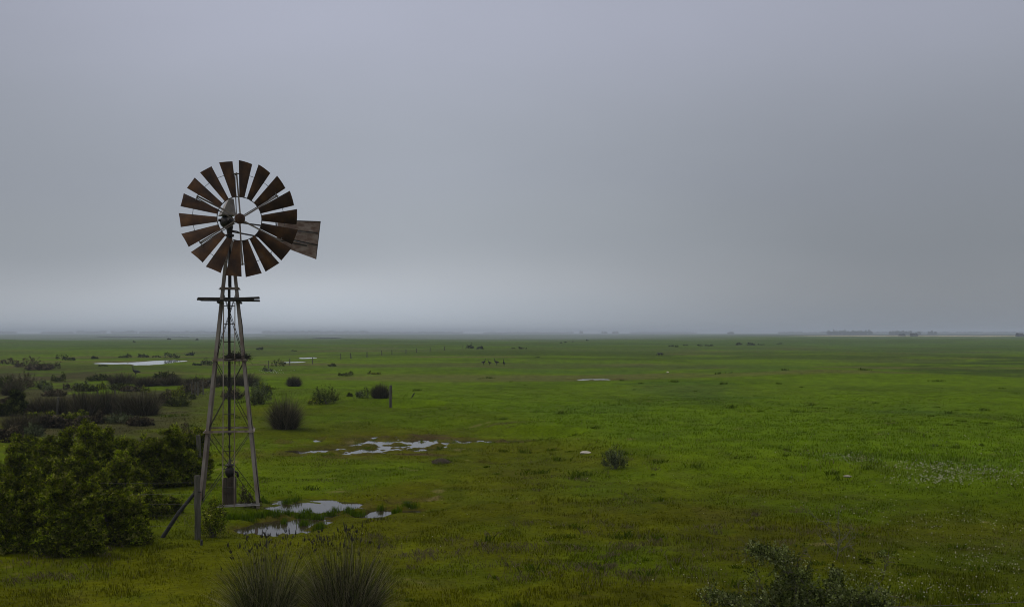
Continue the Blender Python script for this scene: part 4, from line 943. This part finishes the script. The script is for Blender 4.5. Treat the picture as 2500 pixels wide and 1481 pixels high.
branch_shrub((1900, 1700), 12.9,
    [([(1900, 1700, 0), (1905, 1560, 0), (1940, 1470, 0), (1955, 1400, 0)], .03, .9), ([(1955, 1430, 0), (1935, 1395, .1), (1905, 1372, .1), (1870, 1355, .1), (1845, 1345, .1)], .012, .9),
     ([(1890, 1480, 0), (1862, 1440, 0), (1845, 1395, 0), (1815, 1340, 0)], .008, .35), ([(1850, 1480, 0), (1848, 1430, -.1), (1842, 1400, -.1)], .006, .3), ([(1940, 1385, 0), (1960, 1350, 0), (1968, 1338, 0)], .005, .2),
     ([(1900, 1600, 0), (1830, 1520, 0), (1770, 1460, 0), (1735, 1440, 0)], .014, .8), ([(1800, 1480, 0), (1803, 1440, 0), (1806, 1415, 0)], .004, .2), ([(1725, 1475, 0), (1722, 1455, 0)], .004, .5)],
    [(1876, 1352, 60, 16, 190, .1), (1906, 1368, 45, 16, 120, .1), (1850, 1346, 25, 10, 60, .1), (1940, 1410, 50, 40, 230, 0), (1950, 1450, 55, 50, 320, 0), (1900, 1465, 60, 40, 220, 0), (1850, 1475, 80, 40, 260, 0),
     (1780, 1468, 70, 26, 150, 0), (1740, 1458, 40, 24, 60, 0), (1880, 1540, 200, 80, 500, 0), (1965, 1500, 50, 60, 200, .2)],
    'front right thorny shrub with an arching leafy branch, hiding a fence post')
branch_shrub((2070, 1700), 13.0,
    [([(2070, 1700, 0), (2050, 1560, 0), (2040, 1450, 0), (2035, 1405, 0)], .02, .9), ([(2090, 1560, 0), (2120, 1470, 0), (2145, 1435, 0), (2165, 1375, 0), (2170, 1358, 0)], .010, .3), ([(2080, 1500, 0), (2105, 1450, 0), (2120, 1428, 0)], .007, .3),
     ([(2100, 1560, 0), (2150, 1500, 0), (2170, 1470, 0)], .01, .7), ([(2040, 1560, 0), (2010, 1480, 0), (2000, 1445, 0)], .008, .7)],
    [(2040, 1425, 36, 36, 150, 0), (2048, 1465, 44, 40, 190, 0), (2006, 1460, 30, 34, 100, 0), (2110, 1460, 70, 26, 190, 0), (2130, 1475, 70, 22, 170, 0), (2080, 1530, 160, 60, 400, 0)],
    'front right thorny shrub in two clumps, nearest the barbed wire')

def bare_shrub():
    Y = gnd(2042, 1366)[1]; b = at(2042, 1366, Y); b.z = hz(b.x, b.y); root = empty('bare_thornbush', b); mb = MB()
    def line(pts, r):
        P = [at(x, y, Y+dy)-b for x, y, dy in pts]; fine = []
        for i in range(len(P)-1):
            for t in np.linspace(0, 1, 5)[:-1]: fine.append(P[i].lerp(P[i+1], t)+Vector(rng.normal(0, .005, 3)))
        fine.append(P[-1]); n = len(fine); mb.tube(fine, [r*(1-.65*i/n) for i in range(n)], 5)
        for i in range(2, n):
            for _ in range(2):
                s = Vector(rng.normal(0, 1, 3)).normalized(); e = fine[i]+s*rng.uniform(.03, .16)+Vector((0, 0, .03)); mb.tube([fine[i], (fine[i]+e)/2+Vector(rng.normal(0, .01, 3)), e], [.003, .0025, .0015], 3)
    line([(2042, 1368, 0), (2046, 1340, 0), (2055, 1318, 0), (2072, 1302, .1), (2080, 1285, .1)], .011)
    line([(2044, 1350, 0), (2062, 1336, 0), (2078, 1316, -.1), (2090, 1310, -.1)], .007)
    line([(2048, 1330, 0), (2038, 1308, 0), (2030, 1292, 0), (2008, 1273, 0), (1990, 1262, 0), (1977, 1252, 0)], .008)
    line([(2046, 1335, 0), (2050, 1300, .15), (2046, 1270, .2), (2048, 1245, .2)], .009)
    line([(2040, 1345, 0), (2015, 1325, .1), (1995, 1300, .2)], .008)
    line([(2062, 1336, 0), (2072, 1330, .2), (2078, 1335, .2)], .006)
    mb.build('branches', M['twig'], root)
    C0 = rng.normal(0, 1, (70, 3))*np.array([.22, .15, .14])+np.array([.05, 0, .52]); D0 = rng.normal(0, 1, (70, 3)); D0 /= np.linalg.norm(D0, axis=1, keepdims=True)
    P, Q, Cc = shoots(C0, D0, rng.uniform(.03, .1, 70), 5, .03, .008, .02, [(.06, .075, .02), (.10, .10, .05)])
    npmesh('foliage', P, Q, M['leaf'], Cc, root); tag(root, 'nearly bare grey thornbush with one long twig reaching up left', 'shrub')
bare_shrub()

# ------------------------------------------------------------ stones, mounds
def stone(px0, px1, ytop, ybase, mat, label, name='stone', cat='stone', flat_=.8):
    cx = (px0+px1)/2; x, y, z = gnd(cx, ybase); rx = (px1-px0)/2/F*y; h = (ybase-ytop)/F*y*.6; n, k = 22, 12; V = []
    for i in range(k+1):
        ph = PI*i/k
        for j in range(n):
            t = 2*PI*j/n; q = .78+.45*float(vn(np.array([math.cos(t)*1.6+cx]), np.array([math.sin(t)*1.6+ph*1.3]), 3)[0]); V.append((rx*math.sin(ph)*math.cos(t)*q, rx*flat_*math.sin(ph)*math.sin(t)*q, h*math.cos(ph)*(q-.1)))
    Q = [(i*n+j, i*n+(j+1) % n, (i+1)*n+(j+1) % n, (i+1)*n+j) for i in range(k) for j in range(n)]
    o = npmesh(name, V, Q, M[mat], smooth=False, loc=(x, y, z+h*.15)); o.rotation_euler = (0, math.radians(4), .3); tag(o, label, cat)
stone(1415, 1444, 1098, 1106, 'stone', 'pale flat stone lying left of the lone meadow bush', flat_=.5)
stone(2060, 2080, 1157, 1163, 'rock', 'small buff stone in the grass left of the daisies')
stone(1627, 1633, 905, 909, 'stone', 'tiny white stone far out on the plain')
def mound():
    x, y, z = gnd(1076, 1131); mb = MB()
    for i in range(420):
        a = rng.uniform(0, PI*2); r = .24*math.sqrt(rng.uniform(0, 1)); c = Vector((math.cos(a)*r*1.2, math.sin(a)*r, .12*(1-(r/.25)**2))); d = Vector((rng.normal(0, 1), rng.normal(0, 1), abs(rng.normal(0, .5)))).normalized()*rng.uniform(.05, .13); mb.tube([c, c+d*.6+Vector((0, 0, .03)), c+d], [.005, .004, .002], 3)
    o = mb.build('dead_grass_tuft', M['mound'], loc=(x, y, z)); tag(o, 'brown tangle of dead grass at the right of the middle puddle', 'grass tuft')
mound()

# ------------------------------------------------------------ birds
def skin_body(name, chain, edges, mat):
    me = bpy.data.meshes.new(name); me.from_pydata([c[0] for c in chain], edges, []); o = bpy.data.objects.new(name, me); COL.objects.link(o)
    sk = o.modifiers.new('skin', 'SKIN'); 
    for i, c in enumerate(chain): me.skin_vertices[0].data[i].radius = c[1]
    me.skin_vertices[0].data[0].use_root = True
    sb = o.modifiers.new('sub', 'SUBSURF'); sb.levels = 2; sb.render_levels = 2
    bpy.context.view_layer.update(); dg = bpy.context.evaluated_depsgraph_get(); m2 = bpy.data.meshes.new_from_object(o.evaluated_get(dg)); m2.name = name
    bpy.data.objects.remove(o); m2.materials.clear(); m2.materials.append(mat)
    for p in m2.polygons: p.use_smooth = True
    return m2
# long-necked goose: body, neck and head, tail, legs as one surface; pose 0 upright, 1 grazing
def goose_mesh(pose):
    b = [((0, 0, .42), (.14, .15)), ((.17, 0, .40), (.11, .12)), ((.32, 0, .38), (.05, .05)), ((.40, 0, .38), (.02, .035)),     # body to tail
         ((-.15, 0, .46), (.10, .11))]
    if pose == 0: b += [((-.21, 0, .58), (.045, .045)), ((-.20, 0, .74), (.032, .032)), ((-.23, 0, .84), (.04, .04)), ((-.30, 0, .84), (.03, .028)), ((-.37, 0, .825), (.012, .010))]
    else: b += [((-.26, 0, .44), (.045, .045)), ((-.37, 0, .30), (.032, .032)), ((-.42, 0, .16), (.036, .036)), ((-.44, 0, .09), (.026, .026)), ((-.45, 0, .03), (.010, .010))]
    e = [(0, 1), (1, 2), (2, 3), (0, 4), (4, 5), (5, 6), (6, 7), (7, 8), (8, 9)]
    for s in (-1, 1):
        i = len(b); b += [((.02, s*.07, .30), (.05, .05)), ((.0, s*.07, .18), (.02, .02)), ((.04, s*.07, .04), (.014, .014)), ((-.05, s*.07, .015), (.018, .012))]
        e += [(0, i), (i, i+1), (i+1, i+2), (i+2, i+3)]
    return skin_body('goose', b, e, M['feather'])
GM = [goose_mesh(0), goose_mesh(1)]
for px, py, pose, rz, s, lab, grp in [
    (1181, 890.5, 0, 2.6, 1.0, 'dark long necked goose, leftmost of the four in a row on the plain', 1), (1195, 890.5, 0, .4, .85, 'dark goose, second from left of the four in a row', 1),
    (1211.5, 891, 0, .2, 1.08, 'dark long necked goose, second from right of the four in a row', 1), (1230, 892.5, 0, 1.4, 1.05, 'dark goose standing upright, rightmost of the four in a row', 1),
    (331, 918, 0, .2, 1.15, 'dark upright goose standing alone beyond the brown rushes at left', 0),
    (1607.5, 868.5, 1, .5, 1.2, 'dark goose feeding, left one of the tight bunch far out', 2), (1611, 868.8, 1, 2.9, 1.2, 'dark goose feeding, middle one of the tight bunch far out', 2), (1615, 868.5, 1, .2, 1.2, 'dark goose feeding, right one of the tight bunch far out', 2)]:
    x, y, z = gnd(px, py); o = bpy.data.objects.new('goose', GM[pose]); COL.objects.link(o); o.location = (x, y, z-.01); o.rotation_euler = (0, 0, rz); o.scale = (s, s, s)
    tag(o, lab, 'goose', {1: 'row of four dark geese', 2: 'bunch of dark geese feeding', 0: None}[grp])

# ------------------------------------------------------------ trees on the horizon
def far_tree(px, Y, wpx, ytop, label, group=None, big=1.0):
    x = (px-1250)/F*Y; z = hz(x, Y); H = HC-(ytop-HY)/F*Y-z; rx = wpx/2/F*Y; root = empty('far_tree', (x, Y, z-.1))
    m = 420; C0, _ = dome(m, rx*1.0, rx*.9, H*.80, .2, 3, .8); C0[:, 2] += H*.14*rng.uniform(.0, 1.2, m)+H*.10
    u = rng.uniform(0, 1, m) < .35; C0[u, 2] = rng.uniform(.10, .5, u.sum())*H
    D = rng.normal(0, 1, (m, 3))+np.array([0, 0, .4]); D /= np.linalg.norm(D, axis=1, keepdims=True)
    P, Q, Cc = shoots(C0, D, rng.uniform(.3, .9, m), 7, 1.0, .36, .45, PAL['far']); npmesh('crown', P, Q, M['leaf'], Cc, root)
    mb = MB(); mb.tube([(0, 0, 0), (.2, 0, H*.35), (0, 0, H*.7)], [.35, .26, .1], 7)
    for k in range(5):
        a = k*1.3; mb.tube([(.1, 0, H*.3), (math.cos(a)*rx*.6, math.sin(a)*rx*.6, H*.6)], [.16, .05], 5)
    mb.build('trunk', M['bark'], root); tag(root, label, 'tree', group)
ordn = ['first', 'second', 'third', 'fourth', 'fifth', 'sixth', 'seventh', 'eighth', 'ninth']
gx = [(2030, 26, 806), (2043, 22, 804.5), (2056, 22, 804), (2070, 20, 807), (2083, 18, 805.5), (2096, 18, 805.5), (2108, 18, 805.5), (2121, 20, 803.5)]
for i, (p, w, t) in enumerate(gx): far_tree(p, 2650+rng.uniform(-25, 25), w, t, f'hazy grey tree, {ordn[i]} from left in the long grove on the right horizon', 'trees of the long grove on the horizon')
for i, (p, w, t) in enumerate([(2180, 22, 806), (2194, 18, 805), (2206, 16, 806), (2219, 18, 806)]): far_tree(p, 2650+rng.uniform(-25, 25), w, t, f'hazy grey tree, {ordn[i]} from left in the shorter grove right of the long one', 'trees of the short grove on the horizon')
far_tree(2241, 2650, 16, 809, 'thin hazy tree between the short grove and the lone round tree')
far_tree(2276, 2600, 22, 806, 'lone round hazy tree right of the groves on the horizon')
far_tree(2203, 1480, 15, 815.5, 'low round bushy tree on the pale field below the short grove')
far_tree(2231, 1460, 18, 814, 'spreading bushy tree right of the low one on the pale field')
far_tree(2491, 1330, 18, 813.5, 'bushy tree on the pale field at the right edge of the photo')
far_tree(1783, 3200, 17, 808.5, 'lone faint tree on the horizon right of centre')
far_tree(1476, 4200, 14, 806.5, 'faint tree in the haze left of the horizon gap, left of two')
far_tree(1502, 4100, 16, 807, 'faint tree in the haze, right of two near centre')
far_tree(1419, 4500, 10, 806, 'very faint thin tree in the haze near the centre horizon')

def far_wood(name, segs, Y, label):
    C0 = []
    for p0, p1, yt in segs:
        n = int((p1-p0)*9); xs = rng.uniform(p0, p1, n); top = HC-(yt-HY)/F*Y
        lump = .65+.5*vn(xs/9.0, xs*0+Y, 5); z = rng.uniform(0, 1, n)**.7*top*lump
        yy = Y+rng.normal(0, 30, n); C0.append(np.stack([(xs-1250)/F*yy, yy, z], -1))
    C0 = np.concatenate(C0); D = rng.normal(0, 1, C0.shape)+np.array([0, 0, .3]); D /= np.linalg.norm(D, axis=1, keepdims=True)
    P, Q, Cc = shoots(C0, D, np.full(len(C0), 2.0), 6, 2.4, .9, .9, PAL['far']); tag(npmesh(name, P, Q, M['leaf'], Cc), label, 'wood', kind='stuff')
far_wood('distant_wood', [(-150, 40, 809), (100, 180, 810), (185, 260, 808), (270, 335, 808), (340, 430, 809), (430, 560, 808.5), (640, 900, 808)], 5000, 'pale blue grey belt of woodland under the haze on the left horizon')
far_wood('distant_wood', [(900, 1130, 810), (1180, 1400, 811), (1540, 1700, 811)], 5400, 'barely visible belt of woodland on the middle horizon')
far_wood('distant_wood', [(1900, 2700, 810.6)], 4300, 'low grey green belt of woodland behind the groves on the right horizon')

# ------------------------------------------------------------ haze
def haze():
    m, nt, out = newmat('haze'); v = nt.nodes.new('ShaderNodeVolumePrincipled'); v.inputs['Color'].default_value = (.76, .85, .95, 1); v.inputs['Density'].default_value = .00034; v.inputs['Anisotropy'].default_value = .0
    nt.links.new(v.outputs[0], out.inputs['Volume'])
    mb = MB(); s = 6100; vs = [(x, y, z) for z in (-1.5, 22) for x, y in ((-s, -s), (s, -s), (s, s), (-s, s))]
    mb.add(vs, [(3, 2, 1, 0), (4, 5, 6, 7), (0, 1, 5, 4), (1, 2, 6, 5), (2, 3, 7, 6), (3, 0, 4, 7)]); o = mb.build('haze', m); tag(o, kind='stuff', label='pale blue grey haze lying over the whole plain', cat='haze')
haze()
